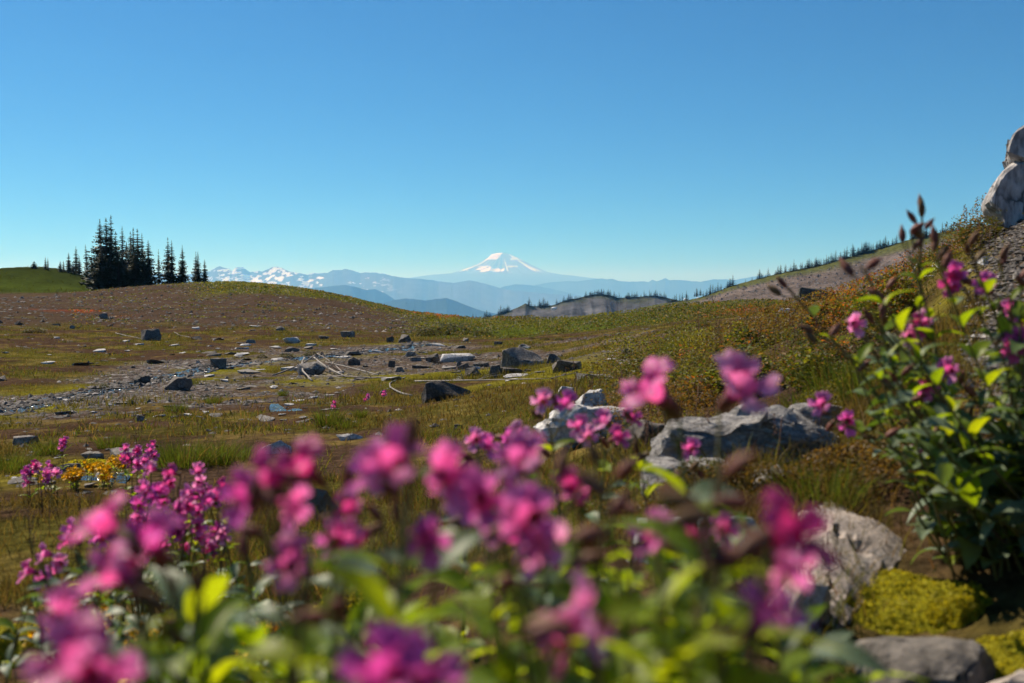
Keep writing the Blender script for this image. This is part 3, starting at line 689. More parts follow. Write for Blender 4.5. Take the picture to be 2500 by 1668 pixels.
M['snow'] = solid_mat('snow', [(0.82, 0.84, 0.87), (0.86, 0.88, 0.9)], rough=0.6, contrast=0.05, bump=0.1, scale=0.5)
snow_patch(1353, 752, 7, 2.6, 872, 'small white snow patch below the grey hill conifers', 1)
snow_patch(1675, 731, 6, 2.6, 434, 'thin snow strip behind the rubble toe of the scree hill', 2)
snow_patch(1705, 729, 7, 2.6, 434, 'brighter snow strip where the scree slope begins', 3)

# ------------------------------------------------------------------ rocks
def noise3(v, s, seed):
    a = float(fbm(np.array([v.x * s + seed]), np.array([v.y * s + v.z * s * 0.7]), 3, seed)[0]); b = float(fbm(np.array([v.z * s - seed]), np.array([v.x * s * 0.6 - v.y * s]), 3, seed + 3)[0])
    return a + b - 1.0

def rock_mesh(seed, mat, sx=1.0, sy=1.0, sz=1.0, n=15, angular=0.8, sub=2, amp=0.05, name='rock', tilt=0.0):
    """broken angular stone; base at z = 0 with a bit below ground"""
    r = random.Random(seed); bm = bmesh.new()
    for i in range(n):
        v = Vector((r.gauss(0, 1), r.gauss(0, 1), r.gauss(0, 1))).normalized()
        k = max(abs(v.x), abs(v.y), abs(v.z)); box = v / k
        p = v.lerp(box, angular) * r.uniform(0.82, 1.0)
        bm.verts.new((p.x * sx * 0.5, p.y * sy * 0.5, p.z * sz * 0.5 + p.x * tilt * sz))
    hull = bmesh.ops.convex_hull(bm, input=bm.verts)
    bmesh.ops.delete(bm, geom=list({g for g in hull['geom_interior'] + hull['geom_unused'] if isinstance(g, bmesh.types.BMVert)}), context='VERTS')
    bmesh.ops.dissolve_limit(bm, angle_limit=math.radians(14), verts=bm.verts, edges=bm.edges)
    sc = min(sx, sy, sz)
    bmesh.ops.bevel(bm, geom=list(bm.edges), offset=0.016 * sc, segments=1, affect='EDGES')
    bmesh.ops.triangulate(bm, faces=bm.faces)
    for q in range(sub):
        bmesh.ops.subdivide_edges(bm, edges=bm.edges, cuts=1, use_grid_fill=True)
    bm.normal_update()
    co = np.array([v.co[:] for v in bm.verts]); no = np.array([v.normal[:] for v in bm.verts])
    f = 2.2 / max(sx, sy)
    a = fbm(co[:, 0] * f + seed, co[:, 1] * f + co[:, 2] * f * 0.7, 4, seed) + fbm(co[:, 2] * f * 1.7 - seed, co[:, 0] * f * 0.6 - co[:, 1] * f, 4, seed + 5) - 1.0
    rg = ridged(co[:, 0] * f * 2.3 + co[:, 2] * f * 1.1 + seed, co[:, 1] * f * 2.3 - co[:, 2] * f * 2.7, 3, seed + 9) - 0.62
    pl = _hash(np.floor((co[:, 2] + 0.3 * co[:, 0]) * f * 2.6 + a * 1.5), np.floor(co[:, 0] * f * 1.1 + a), seed) - 0.5
    co = co + no * ((a * amp * 2 + (rg * amp * 0.9 + pl * amp * 0.9 if sub >= 2 else 0)) * sc)[:, None]
    for v, c in zip(bm.verts, co): v.co = c
    zmin = co[:, 2].min(); zmax = co[:, 2].max()
    for v in bm.verts: v.co.z -= zmin + 0.40 * (zmax - zmin)
    me = bpy.data.meshes.new(name); bm.to_mesh(me); bm.free(); me.materials.append(M[mat])
    for p in me.polygons: p.use_smooth = True
    me.set_sharp_from_angle(angle=math.radians(22))
    return me

def rock(px, py, w, h, mat, label, seed, deep=1.0, rz=None, flat=False, group=None, angular=0.75, tilt=0.0, name='boulder', n=15, sub=2, amp=0.05, tip=0.0):
    """a rock whose foot is at the pixel, w by h pixels as seen"""
    b = on_ground(px, py); k = b.y / F
    W_, H_ = w * k, h * k
    me = rock_mesh(seed, mat, W_ * 1.12, W_ * deep, H_ * 1.8, n=n, angular=angular, tilt=tilt, name=name, sub=sub, amp=amp)
    o = bpy.data.objects.new(name, me); b.z = gz(b.x, b.y + W_ * deep * 0.3 * 0) ; o.location = b
    o.rotation_euler = (tip, 0, rz if rz is not None else 0)
    link(o); tag(o, label, 'rock', group); return o

# the boulder flat, from the photo
rock(1275, 895, 96, 44, 'rock', 'large flat-topped grey boulder with a cracked face on the gravel flat', 3, 0.8, -0.15, angular=0.95, n=14)
rock(1350, 885, 34, 22, 'rock', 'wedge-shaped grey boulder beside the large flat-topped boulder', 8, 0.8, 0.4)
rock(1385, 905, 88, 34, 'rock_dark', 'brown-grey low boulder half sunk where the meadow meets the bank', 12, 0.8, 0.2, angular=0.4)
rock(1215, 920, 52, 30, 'rock_dark', 'dark pyramid boulder just before the large flat-topped boulder', 21, 0.9, 0.5, angular=0.35)
rock(1155, 918, 46, 28, 'rock_dark', 'dark rounded boulder beside the pyramid boulder', 23, 0.9, 0.1, angular=0.5)
rock(1132, 902, 30, 16, 'rock', 'flat grey stone leaning on the dark rounded boulder', 24, 0.8, 0.3, angular=0.9)
rock(1120, 896, 12, 14, 'rock', 'upright pale chip behind the leaning grey stone', 25, 0.7, 0.3)
rock(1178, 896, 44, 12, 'rock_dark', 'low dark slab behind the pyramid boulder', 26, 0.8, 0.0, angular=0.9)
rock(1115, 881, 90, 17, 'rock_pale', 'long pale slab lying on the gravel flat', 31, 0.45, 0.12, angular=0.9, n=18)
rock(1055, 884, 34, 22, 'rock_dark', 'dark blocky boulder at the end of the long pale slab', 33, 0.9, 0.2)
rock(1016, 882, 32, 11, 'rock', 'small grey slab before the dark blocky boulder', 34, 0.7, 0.4)
rock(957, 897, 22, 20, 'rock_dark', 'dark shark-fin stone on the gravel flat', 35, 0.7, 0.3, angular=0.2)
rock(975, 908, 23, 16, 'rock', 'grey tilted stone beside the shark-fin stone', 36, 0.8, 0.6)
rock(1030, 899, 46, 8, 'rock_dark', 'thin dark slab beside the long pale slab', 37, 0.6, 0.0, angular=0.95)
rock(1003, 870, 26, 13, 'rock', 'flat grey stone below the bright pool', 38, 0.9, -0.3)
rock(990, 836, 36, 20, 'rock', 'rounded grey boulder standing above the bright pool', 41, 0.9, 0.2, angular=0.55)
rock(997, 846, 18, 8, 'rock_dark', 'dark stone at the lip of the bright pool', 42, 0.9, 0.2)
rock(952, 836, 20, 16, 'rock_dark', 'dark mossy stone at the upper bend of the creek', 43, 0.9, 0.2)
rock(1062, 845, 50, 7, 'rock_pale', 'pale thin slab beyond the bright pool', 44, 0.5, 0.1, angular=0.95)
rock(1122, 850, 34, 8, 'rock', 'flat stone with a dark underside beyond the long pale slab', 45, 0.6, 0.1, angular=0.95)
rock(1137, 834, 14, 9, 'rock', 'small pointed stone near the heather rim', 46, 0.9, 0.1)
rock(1216, 841, 22, 9, 'rock_dark', 'small dark stone below the heather rim', 47, 0.9, 0.1)
rock(1280, 852, 34, 14, 'rock', 'wedge stone with a pale upper edge below the heather rim', 48, 0.7, 0.2)
rock(860, 868, 42, 10, 'rock_dark', 'dark low slab beyond the driftwood pile', 49, 0.7, 0.1, angular=0.9)
rock(865, 893, 30, 20, 'rock_dark', 'dark lump of rock at the end of the driftwood pile', 50, 0.9, 0.3)
rock(848, 823, 34, 15, 'rock', 'grey boulder at the foot of the bare hill', 51, 0.8, 0.2)
rock(790, 827, 24, 9, 'rock_dark', 'low dark stone at the foot of the bare hill', 52, 0.8, 0.2)
rock(684, 806, 22, 11, 'rock', 'lone grey stone high on the bare hill foot', 53, 0.9, 0.2, angular=0.4)
rock(712, 838, 46, 14, 'rock_pale', 'pale tilted slab below the bare hill', 54, 0.5, -0.25, angular=0.9)
rock(712, 859, 40, 13, 'rock', 'pale rounded stone before the tilted slab', 55, 0.8, 0.1, angular=0.3)
rock(614, 838, 24, 10, 'rock', 'small pale stone near the tilted slab', 56, 0.8, 0.3)
rock(590, 852, 32, 4, 'rock_pale', 'very thin white flake near the tilted slab', 57, 0.5, 0.1, angular=0.9)
rock(368, 831, 46, 29, 'rock', 'big grey boulder with a lit top and dark flank below the hill', 61, 0.95, 0.5, angular=0.6, n=18)
rock(252, 780, 22, 18, 'rock', 'stacked-looking grey rock alone on the bare hill', 62, 0.9, 0.3, angular=0.5)
rock(176, 802, 16, 8, 'rock', 'small grey stone below the stacked-looking rock', 63, 0.9, 0.3)
rock(44, 794, 26, 10, 'rock_dark', 'dark stone beside the red leaves on the hill', 64, 0.9, 0.3)
rock(478, 804, 18, 7, 'rock_pale', 'small white stone beyond the big grey boulder', 65, 0.8, 0.1)
rock(477, 830, 28, 10, 'rock_dark', 'dark flat stone beside the big grey boulder', 66, 0.7, -0.3, angular=0.9)
rock(534, 901, 40, 25, 'rock_dark', 'dark block of rock at the creek bend', 71, 0.9, 0.2, angular=0.95)
rock(437, 952, 66, 38, 'rock_dark', 'large black wedge boulder standing in the creek', 72, 0.85, 0.3, angular=0.3, n=12)
rock(346, 935, 40, 22, 'rock_dark', 'round dark boulder on the creek bank', 73, 0.9, 0.3, angular=0.2, n=24)
rock(515, 894, 22, 10, 'rock_dark', 'small dark stone beside the block at the creek bend', 74, 0.9, 0.3)
rock(342, 1028, 24, 16, 'rock', 'half-lit grey stone in the grass below the creek gravel', 75, 0.9, 0.4)
rock(63, 1085, 62, 24, 'rock', 'pale grey rounded stone in the grass near the sedge', 76, 0.8, 0.2, angular=0.4)
rock(5, 930, 22, 14, 'rock_dark', 'dark stone at the mossy creek bank edge', 77, 0.9, 0.2)
rock(1090, 974, 130, 44, 'rock_dark', 'long dark rock slab lying slanted in the meadow before the log', 81, 0.42, 0.42, angular=0.6, n=18)
rock(670, 1108, 92, 34, 'rock_pale', 'pale tilted slab beside the tall sedge tuft', 82, 0.35, 0.42, angular=0.9)
rock(853, 1074, 62, 16, 'rock_pale', 'thin white slab in the brown grass', 83, 0.35, 0.35, angular=0.9)
rock(1118, 1050, 26, 18, 'rock_dark', 'small black stone in the brown grass', 84, 0.9, 0.3)
rock(300, 1122, 80, 30, 'rock', 'dark mossy stone at the head of the small spring', 85, 0.8, 0.2, angular=0.4)
rock(225, 1120, 52, 16, 'rock', 'flat stone among moss above the spring', 86, 0.8, 0.3, angular=0.8)
rock(172, 1150, 50, 18, 'rock', 'flat grey stone on the moss beside the spring', 87, 0.8, 0.0, angular=0.8)
rock(245, 1168, 40, 14, 'rock_pale', 'white flake stone lying at the spring', 88, 0.7, 0.2, angular=0.8)
rock(55, 1180, 60, 16, 'rock', 'low stone in the moss by the frame of yellow flowers', 89, 0.8, 0.2, angular=0.8)
rock(1528, 875, 56, 16, 'rock', 'grey stone blade leaning up the grassy bank', 91, 0.3, 0.6, angular=0.9, tilt=0.5)
rock(1382, 964, 44, 22, 'rock_pale', 'white stone half hidden in reddish grass', 92, 0.6, 0.3)
rock(1450, 1000, 96, 52, 'rock_pale', 'white blocky stone behind the pink blossoms', 93, 0.7, 0.3, angular=0.7)
rock(1450, 1068, 300, 72, 'rock_pale', 'long white slab rock on the bank behind the pink blossoms', 94, 0.5, 0.25, angular=0.55, n=30, sub=4, amp=0.12)
rock(1840, 1125, 520, 125, 'rock_ribbed', 'long ribbed grey rock spine across the bank', 95, 0.45, 0.16, angular=0.6, n=26, sub=4, amp=0.2)
rock(1990, 1075, 200, 80, 'rock_ribbed', 'upper broken end of the ribbed rock spine', 112, 0.5, 0.3, angular=0.6, n=22, sub=3, amp=0.15)
rock(1690, 1185, 240, 60, 'rock_ribbed', 'low ribbed slab below the rock spine', 113, 0.5, 0.1, angular=0.6, n=22, sub=3, amp=0.15)
rock(1585, 1080, 180, 60, 'rock_dark', 'dark end of the broken rock spine on the bank', 96, 0.7, 0.2, angular=0.5, sub=3)
rock(1950, 1520, 200, 110, 'rock_brown', 'brown block under the broad flat-faced rock', 98, 0.8, 0.5, angular=0.8, sub=3)
rock(2270, 1700, 370, 150, 'rock', 'smooth blue-grey rock between the moss cushions', 99, 0.8, -0.2, angular=0.35, n=22, sub=3)
rock(2460, 1720, 150, 90, 'rock_brown', 'brownish stone beside the smooth blue-grey rock', 100, 0.9, -0.2, angular=0.4, sub=3)
rock(1700, 1345, 330, 110, 'rock_pale', 'white rock showing between the front flower stems', 101, 0.6, 0.1, angular=0.6, sub=3)
rock(1880, 1190, 80, 60, 'rock', 'small grey stone below the rock spine', 102, 0.9, 0.1, angular=0.5)
rock(1990, 742, 108, 42, 'rock_dark', 'dark boulder with a pale top on the bank skyline', 103, 0.6, 0.1, angular=0.9)
rock(1915, 772, 52, 20, 'rock_pale', 'pale flat slab below the dark skyline boulder', 104, 0.4, 0.3, angular=0.9)
rock(2232, 640, 50, 42, 'rock_pale', 'white pointed rock on the bank skyline', 105, 0.6, 0.3, angular=0.4, tilt=0.5)
rock(2300, 600, 56, 44, 'rock_pale', 'grey-white block above the white pointed rock', 106, 0.7, 0.3, angular=0.6)
rock(2415, 640, 56, 14, 'rock_pale', 'flat pale stone on the bare soil of the bank', 107, 0.6, 0.3, angular=0.8)
rock(2490, 680, 30, 18, 'rock', 'grey stone on the bare soil of the bank', 108, 0.8, 0.3)
rock(780, 1265, 110, 80, 'rock', 'cracked grey rock showing between the front blossoms', 109, 0.7, 0.4, angular=0.6, sub=3)
rock(1700, 1600, 120, 90, 'rock', 'small grey stone at the foot of the front stems', 110, 0.8, 0.4, angular=0.6)

# the tall pale rock at the top of the bank
def hull_block(outline, thick, seed, sub=4, amp=0.03, inset=0.12):
    """outline: photo pixels with a depth each; a block that runs back by thick metres"""
    r = random.Random(seed); bm = bmesh.new()
    fr = [P(x, y, d_) for x, y, d_ in outline]; ctr = sum(fr, Vector()) / len(fr)
    for p in fr:
        out_ = Vector((p.x / p.y, 1, 0))              # run straight back from the viewer's side
        bm.verts.new(p.lerp(ctr, inset * r.uniform(0.3, 1.2)) - out_ * (0.10 * thick)); bm.verts.new(p + out_ * (thick * 0.3)); bm.verts.new(p.lerp(ctr, 0.06) + out_ * (thick * r.uniform(0.8, 1.1)))
    hull = bmesh.ops.convex_hull(bm, input=bm.verts)
    bmesh.ops.delete(bm, geom=list({g for g in hull['geom_interior'] + hull['geom_unused'] if isinstance(g, bmesh.types.BMVert)}), context='VERTS')
    bmesh.ops.dissolve_limit(bm, angle_limit=math.radians(8), verts=bm.verts, edges=bm.edges)
    size = max((v.co - ctr).length for v in bm.verts)
    bmesh.ops.bevel(bm, geom=list(bm.edges), offset=0.012 * size, segments=1, affect='EDGES', clamp_overlap=True); bmesh.ops.remove_doubles(bm, verts=bm.verts, dist=0.002 * size); bmesh.ops.triangulate(bm, faces=bm.faces)
    for q in range(sub):
        lim = size * 0.5 / (1.6 ** q)
        bmesh.ops.subdivide_edges(bm, edges=[e for e in bm.edges if e.calc_length() > lim * 0.35], cuts=1)
        bmesh.ops.triangulate(bm, faces=[f for f in bm.faces if len(f.verts) > 3])
    bm.normal_update()
    co = np.array([v.co[:] for v in bm.verts]); no = np.array([v.normal[:] for v in bm.verts]); f = 2.0 / size
    x, y, z = co.T
    n0 = fbm(x * f + seed, z * f + y * f * 0.6, 5, seed) - 0.5
    w1 = (x * 0.8 + y * 0.9 - z * 0.5) * f * 1.6 + n0 * 1.2; st = np.floor(w1); fiss = np.exp(-((w1 - st) / 0.07) ** 2) * (vnoise(z * f * 2, x * f * 2, seed) > 0.42)
    pl = _hash(st, np.floor((z + 0.5 * x) * f * 0.9 + n0), seed) - 0.5
    co = co + no * ((n0 * 2.2 + pl * 1.1 - fiss * 1.2 + 0.8 * (ridged(x * f * 5, z * f * 4 + y * f * 3, 3, seed) - 0.6)) * amp * size).clip(-0.06 * size, 0.06 * size)[:, None]
    for v, q in zip(bm.verts, co): v.co = q
    return bm

def join_blocks(bms, origin, mat, name):
    V = []; Fc = []
    for bm in bms:
        o0 = len(V); bm.verts.index_update(); V += [(v.co - origin)[:] for v in bm.verts]; Fc += [[v.index + o0 for v in f.verts] for f in bm.faces]; bm.free()
    me = bpy.data.meshes.new(name); me.from_pydata(V, [], Fc); me.materials.append(M[mat]); me.update()
    for p in me.polygons: p.use_smooth = True
    me.set_sharp_from_angle(angle=math.radians(26)); return me

def tower_rock():
    b = on_ground(2450, 566); d = b.y
    A = hull_block([(2447, 388, d), (2450, 366, d), (2456, 346, d), (2472, 324, d), (2505, 300, d), (2560, 268, d), (2680, 245, d), (2800, 280, d), (2820, 420, d), (2600, 425, d), (2490, 404, d)], 1.3, 5, 5, 0.022, 0.05)
    B = hull_block([(2482, 400, d), (2452, 424, d), (2436, 446, d), (2418, 470, d), (2411, 488, d), (2414, 502, d), (2440, 520, d), (2490, 550, d), (2600, 640, d), (2830, 640, d), (2830, 400, d), (2560, 398, d)], 1.2, 9, 5, 0.020, 0.04)
    Cc = hull_block([(2440, 500, d - 0.06), (2470, 486, d - 0.06), (2520, 500, d - 0.06), (2560, 560, d - 0.06), (2520, 600, d - 0.06), (2450, 560, d - 0.06)], 0.5, 13, 4, 0.03, 0.1)
    o = bpy.data.objects.new('tall_rock', join_blocks([A, B, Cc], b, 'tower', 'tall_rock')); o.location = b; link(o)
    tag(o, 'tall pale grey cracked rock standing at the top of the bank', 'rock')
tower_rock()

def slab_rock():
    b = on_ground(1960, 1560); d = b.y; k = 2500 / 2350.0
    q = [(1835, 1205, .42), (1905, 1178, .46), (2000, 1192, .46), (2098, 1246, .42), (2045, 1305, .32), (1990, 1352, .22), (1945, 1410, .12), (1885, 1490, .0), (1815, 1490, .0), (1822, 1330, .22)]
    bm = hull_block([(x * k, y * k, d + e) for x, y, e in q], 0.30, 21, 4, 0.03, 0.05)
    o = bpy.data.objects.new('flat_rock', join_blocks([bm], b, 'rock_brown', 'flat_rock')); o.location = b; link(o)
    tag(o, 'broad brown flat-faced rock on the bank above the moss', 'rock')
slab_rock()

# ------------------------------------------------------------------ driftwood
M['wood'] = solid_mat('driftwood', [(0.22, 0.20, 0.18), (0.30, 0.275, 0.25)], scale=14, bump=0.6, bdist=0.008, contrast=0.35, streak=(1, 6, 6))
M['wood_dark'] = solid_mat('driftwood_weathered', [(0.20, 0.17, 0.15), (0.26, 0.23, 0.21)], scale=14, bump=0.6, bdist=0.008, contrast=0.4)
def tube(points, radii, sides=7, mat='wood', name='branch'):
    V = []; n = len(points)
    for i, p in enumerate(points):
        t = (points[min(n - 1, i + 1)] - points[max(0, i - 1)]).normalized()
        a = t.cross(Vector((0.13, 0.31, 0.94))).normalized(); b = t.cross(a)
        for k in range(sides):
            q = 6.2832 * k / sides; w = p + (a * math.cos(q) + b * math.sin(q)) * radii[i] * (1 + 0.18 * math.sin(3 * q + i * 1.7)); V.append(w[:])
    f = [list(x) for x in grid_faces(n, sides, True)]
    me = bpy.data.meshes.new(name); me.from_pydata(V, [], f + [list(range(sides))[::-1], [(n - 1) * sides + k for k in range(sides)]])
    for p in me.polygons: p.use_smooth = True
    me.materials.append(M[mat]); me.update(); return me

def log(p0, p1, r0, r1, label, seed, mat='wood', lift0=0.0, lift1=0.0, side=0, bend=0.03, name='driftwood_log', group=None):
    """p0, p1 photo pixels of its ends; r in pixels"""
    r = random.Random(seed)
    a = on_ground(*p0); b = on_ground(*p1); ra = r0 * 0.66 * a.y / F; rb = r1 * 0.6 * b.y / F
    L = (b - a).length; n = 11; ps = []; rs = []; bv = Vector((r.choice([-1, 1]) * (b - a).y, r.choice([-1, 1]) * (b - a).x, 0)).normalized() * 1.5
    for i in range(n):
        t = i / (n - 1); p = a.lerp(b, t); rr = ra + (rb - ra) * t
        p += bv * (L * bend * math.sin(3.14 * t)) + Vector((r.uniform(-1, 1), r.uniform(-1, 1), 0)) * L * bend * 0.12
        p.z = max(gz(p.x, p.y) + rr * 0.55, a.z + (b.z - a.z) * t + lift0 * (1 - t) + lift1 * t + rr * 0.55); ps.append(p); rs.append(rr * r.uniform(0.85, 1.12))
    e = empty(name, a); tag(e, label, 'driftwood', group)
    o = bpy.data.objects.new('trunk', tube([p - a for p in ps], rs, 8, mat, 'log_trunk')); link(o, e)
    for s in range(side):
        i = r.randrange(2, n - 2); q = ps[i] - a; d = (ps[i + 1] - ps[i]).normalized()
        dv = (d * r.uniform(0.2, 1.0) + Vector((r.uniform(-1, 1), r.uniform(-1, 1), r.uniform(0.1, 0.7)))).normalized() * min(0.6, L * r.uniform(0.1, 0.22))
        o = bpy.data.objects.new('branch', tube([q, q + dv * 0.5 + Vector((0, 0, 0.02)), q + dv], [rs[i] * 0.5, rs[i] * 0.35, rs[i] * 0.15], 6, mat)); link(o, e)
    return e
GD = 'driftwood pile on the gravel flat'
log((1012, 932), (1345, 925), 3.2, 1.8, 'long thin bleached log lying across the meadow', 1, 'wood', side=6, bend=0.008)
log((1345, 925), (1440, 905), 2.0, 1.0, 'dark thin branch continuing from the long bleached log', 2, 'wood_dark', bend=0.02)
log((1008, 968), (990, 922), 3.6, 2.2, 'short white stick pointing away beside the brown grass', 3, 'wood', bend=0.05)
log((764, 932), (744, 896), 3.8, 3.0, 'stout white branch sticking out of the driftwood pile', 4, 'wood', lift1=0.2, bend=0.02, group=GD)
log((665, 918), (768, 896), 3.0, 2.5, 'dark leaning log on one flank of the driftwood pile', 5, 'wood_dark', lift1=0.25, side=2, group=GD)
log((845, 922), (767, 895), 3.4, 2.6, 'peeling log sloping down from the driftwood pile top', 6, 'wood', lift1=0.2, side=3, bend=0.012, group=GD)
log((838, 912), (775, 890), 2.8, 2.2, 'second peeling log behind the sloping log', 7, 'wood_dark', lift1=0.25, side=3, bend=0.012, group=GD)
log((962, 926), (800, 918), 3.4, 3.0, 'long grey log trailing from the driftwood pile', 8, 'wood_dark', side=4, bend=0.01, group=GD)
log((925, 917), (795, 898), 2.4, 2.0, 'thin pale log above the long trailing log', 9, 'wood', lift1=0.12, side=3, bend=0.012, group=GD)
log((521, 926), (655, 926), 1.6, 1.2, 'thin straight pale pole on the gravel', 10, 'wood', bend=0.004)
log((768, 918), (840, 925), 2.2, 1.6, 'short pale stick under the driftwood pile', 11, 'wood', group=GD)
log((282, 814), (372, 832), 2.0, 1.2, 'dark fallen branch reaching to the big grey boulder', 12, 'wood_dark', side=2)
log((424, 812), (492, 830), 1.6, 1.0, 'weathered branch beyond the big grey boulder', 13, 'wood_dark', side=1)
log((40, 846), (90, 852), 1.4, 0.8, 'short weathered stick on the meadow below the hill', 14, 'wood_dark')
log((1665, 970), (1735, 930), 11, 8, 'thick bleached driftwood stump lying on the bank', 15, 'wood', lift1=0.05, bend=0.04)
log((1668, 966), (1870, 945), 4.5, 1.8, 'long bleached forked branch lying on the bank', 16, 'wood', lift0=0.03, lift1=0.06, side=3)
log((1700, 962), (1640, 945), 3.0, 1.5, 'thin bleached twig beside the driftwood stump', 17, 'wood', lift1=0.04)
rock(762, 915, 70, 34, 'rock', 'broad grey rock under the driftwood pile', 111, 0.8, 0.2, angular=0.4)

# ------------------------------------------------------------------ creek and pools
def water_mat():
    m, nt, o = newmat('creek_water'); L = nt.links
    geo = N(nt, 'ShaderNodeNewGeometry')
    n1 = N(nt, 'ShaderNodeTexNoise', Scale=7.0, Detail=2.0, Roughness=0.5); L.new(geo.outputs['Position'], n1.inputs['Vector'])
    b = N(nt, 'ShaderNodeBsdfPrincipled', Roughness=0.12); b.inputs['Base Color'].default_value = (0.04, 0.05, 0.055, 1); b.inputs['Specular IOR Level'].default_value = 0.6
    bp = N(nt, 'ShaderNodeBump', Strength=1.0, Distance=0.09); L.new(n1.outputs[0], bp.inputs['Height'])
    L.new(bp.outputs[0], b.inputs['Normal']); L.new(b.outputs[0], o.inputs[0]); return m
M['water'] = water_mat()
def build_creek():
    ps = catmull(CREEK, 14); n = len(ps); V = []
    ws = np.interp(np.linspace(0, len(CREEK_W) - 1, n), np.arange(len(CREEK_W)), CREEK_W)
    # width in the photo is foreshortened: spread it along the ground
    for i, p in enumerate(ps):
        t = (ps[min(n - 1, i + 1)] - ps[max(0, i - 1)]); s = Vector((-t.y, t.x, 0)).normalized()
        hw = 0.16 + ws[i] * 3.2 + 0.10 * (vnoise(i * 0.4, 0.0, 5) - 0.5)
        for j in range(9):
            f = j / 4.0 - 1; q = p + s * hw * f * (1 + 0.25 * float(vnoise(i * 0.7, j * 3.1, 9)))
            V.append((q.x, q.y, gz(q.x, q.y) - 0.012 - 0.0 * abs(f)))
    me = np_mesh('creek', V, grid_faces(n, 9), [M['water']], True)
    o = bpy.data.objects.new('creek', me); link(o); tag(o, 'glittering narrow creek winding over gravel past the dark boulders', 'creek', kind='structure')
    for (px, py, a, b_), lab in zip(POOLS, ('small sparkling pool in the middle of the meadow', 'little spring pool beside the yellow flowers', 'bright pool below the rounded grey boulder')):
        V = [on_ground(px, py)]; m = 22
        for i in range(m):
            t = 6.2832 * i / m; q = 1 + 0.3 * math.sin(3 * t + px) + 0.15 * math.sin(5 * t)
            V.append(on_ground(px + a * q * math.cos(t), py + b_ * q * math.sin(t)))
        zc = float(np.mean([v.z for v in V])) - 0.004
        V = [(v.x, v.y, zc) for v in V]
        me = np_mesh('pool', V, [(0, 1 + i, 1 + (i + 1) % m) for i in range(m)], [M['water']], True)
        o = bpy.data.objects.new('pool', me); link(o); tag(o, lab, 'pool', kind='structure')
build_creek()
# ------------------------------------------------------------------ grass, ground cover, gravel
M['grass'] = leaf_mat('grass_blades', None, trans=0.4, tcol=(1.5, 1.35, 0.7), use_attr=True, rough=0.6, spec=0.06)
M['cover'] = leaf_mat('ground_cover_leaves', None, trans=0.45, tcol=(1.7, 1.5, 0.6), use_attr=True, rough=0.5, spec=0.15)
M['pebble'] = None

def blades_mesh(name, b, h, az, lean, w, col, mat, seg=2, curl=0.5):
    """b (n,3) feet; each blade bends over along az"""
    n = len(h)
    d = np.stack([np.cos(az), np.sin(az), np.zeros(n)], 1); s = np.stack([-np.sin(az), np.cos(az), np.zeros(n)], 1)
    # turn the flat of the blade at random, so blades show their width from any side
    tw = NR.uniform(0, math.pi, n); sd = s * np.cos(tw)[:, None] + d * np.sin(tw)[:, None]
    up = np.array([0, 0, 1.0])[None]
    def at(t): return b + up * (h * (t - 0.25 * lean * t * t))[:, None] + d * (h * lean * (t * (1 - curl) + curl * t * t))[:, None]
    if seg == 1:
        V = np.stack([b - sd * w[:, None] / 2, b + sd * w[:, None] / 2, at(1.0)], 1).reshape(-1, 3)
        i = np.arange(n) * 3; Fc = np.stack([i, i + 1, i + 2], 1); k = 3
    else:
        m = at(0.55)
        V = np.stack([b - sd * w[:, None] / 2, b + sd * w[:, None] / 2, m - sd * w[:, None] * 0.42, m + sd * w[:, None] * 0.42, at(1.0)], 1).reshape(-1, 3)
        i = np.arange(n) * 5
        Fc = np.concatenate([np.stack([i, i + 1, i + 3], 1), np.stack([i, i + 3, i + 2], 1), np.stack([i + 2, i + 3, i + 4], 1)]); k = 5
    c = np.repeat(np.concatenate([col, np.ones((n, 1))], 1), k, axis=0)
    return np_mesh(name, V, Fc, [mat], True, c)

def pick(n, weights, cols):
    idx = NR.choice(len(weights), n, p=np.array(weights) / sum(weights)); c = np.array(cols)[idx]
    return c * NR.uniform(0.65, 1.35, (n, 1))

GREEN = (0.065, 0.09, 0.015); OLIVE = (0.10, 0.095, 0.022); STRAW = (0.20, 0.135, 0.052); RUST = (0.13, 0.055, 0.025); LIME = (0.15, 0.165, 0.02); BROWN = (0.07, 0.043, 0.025)

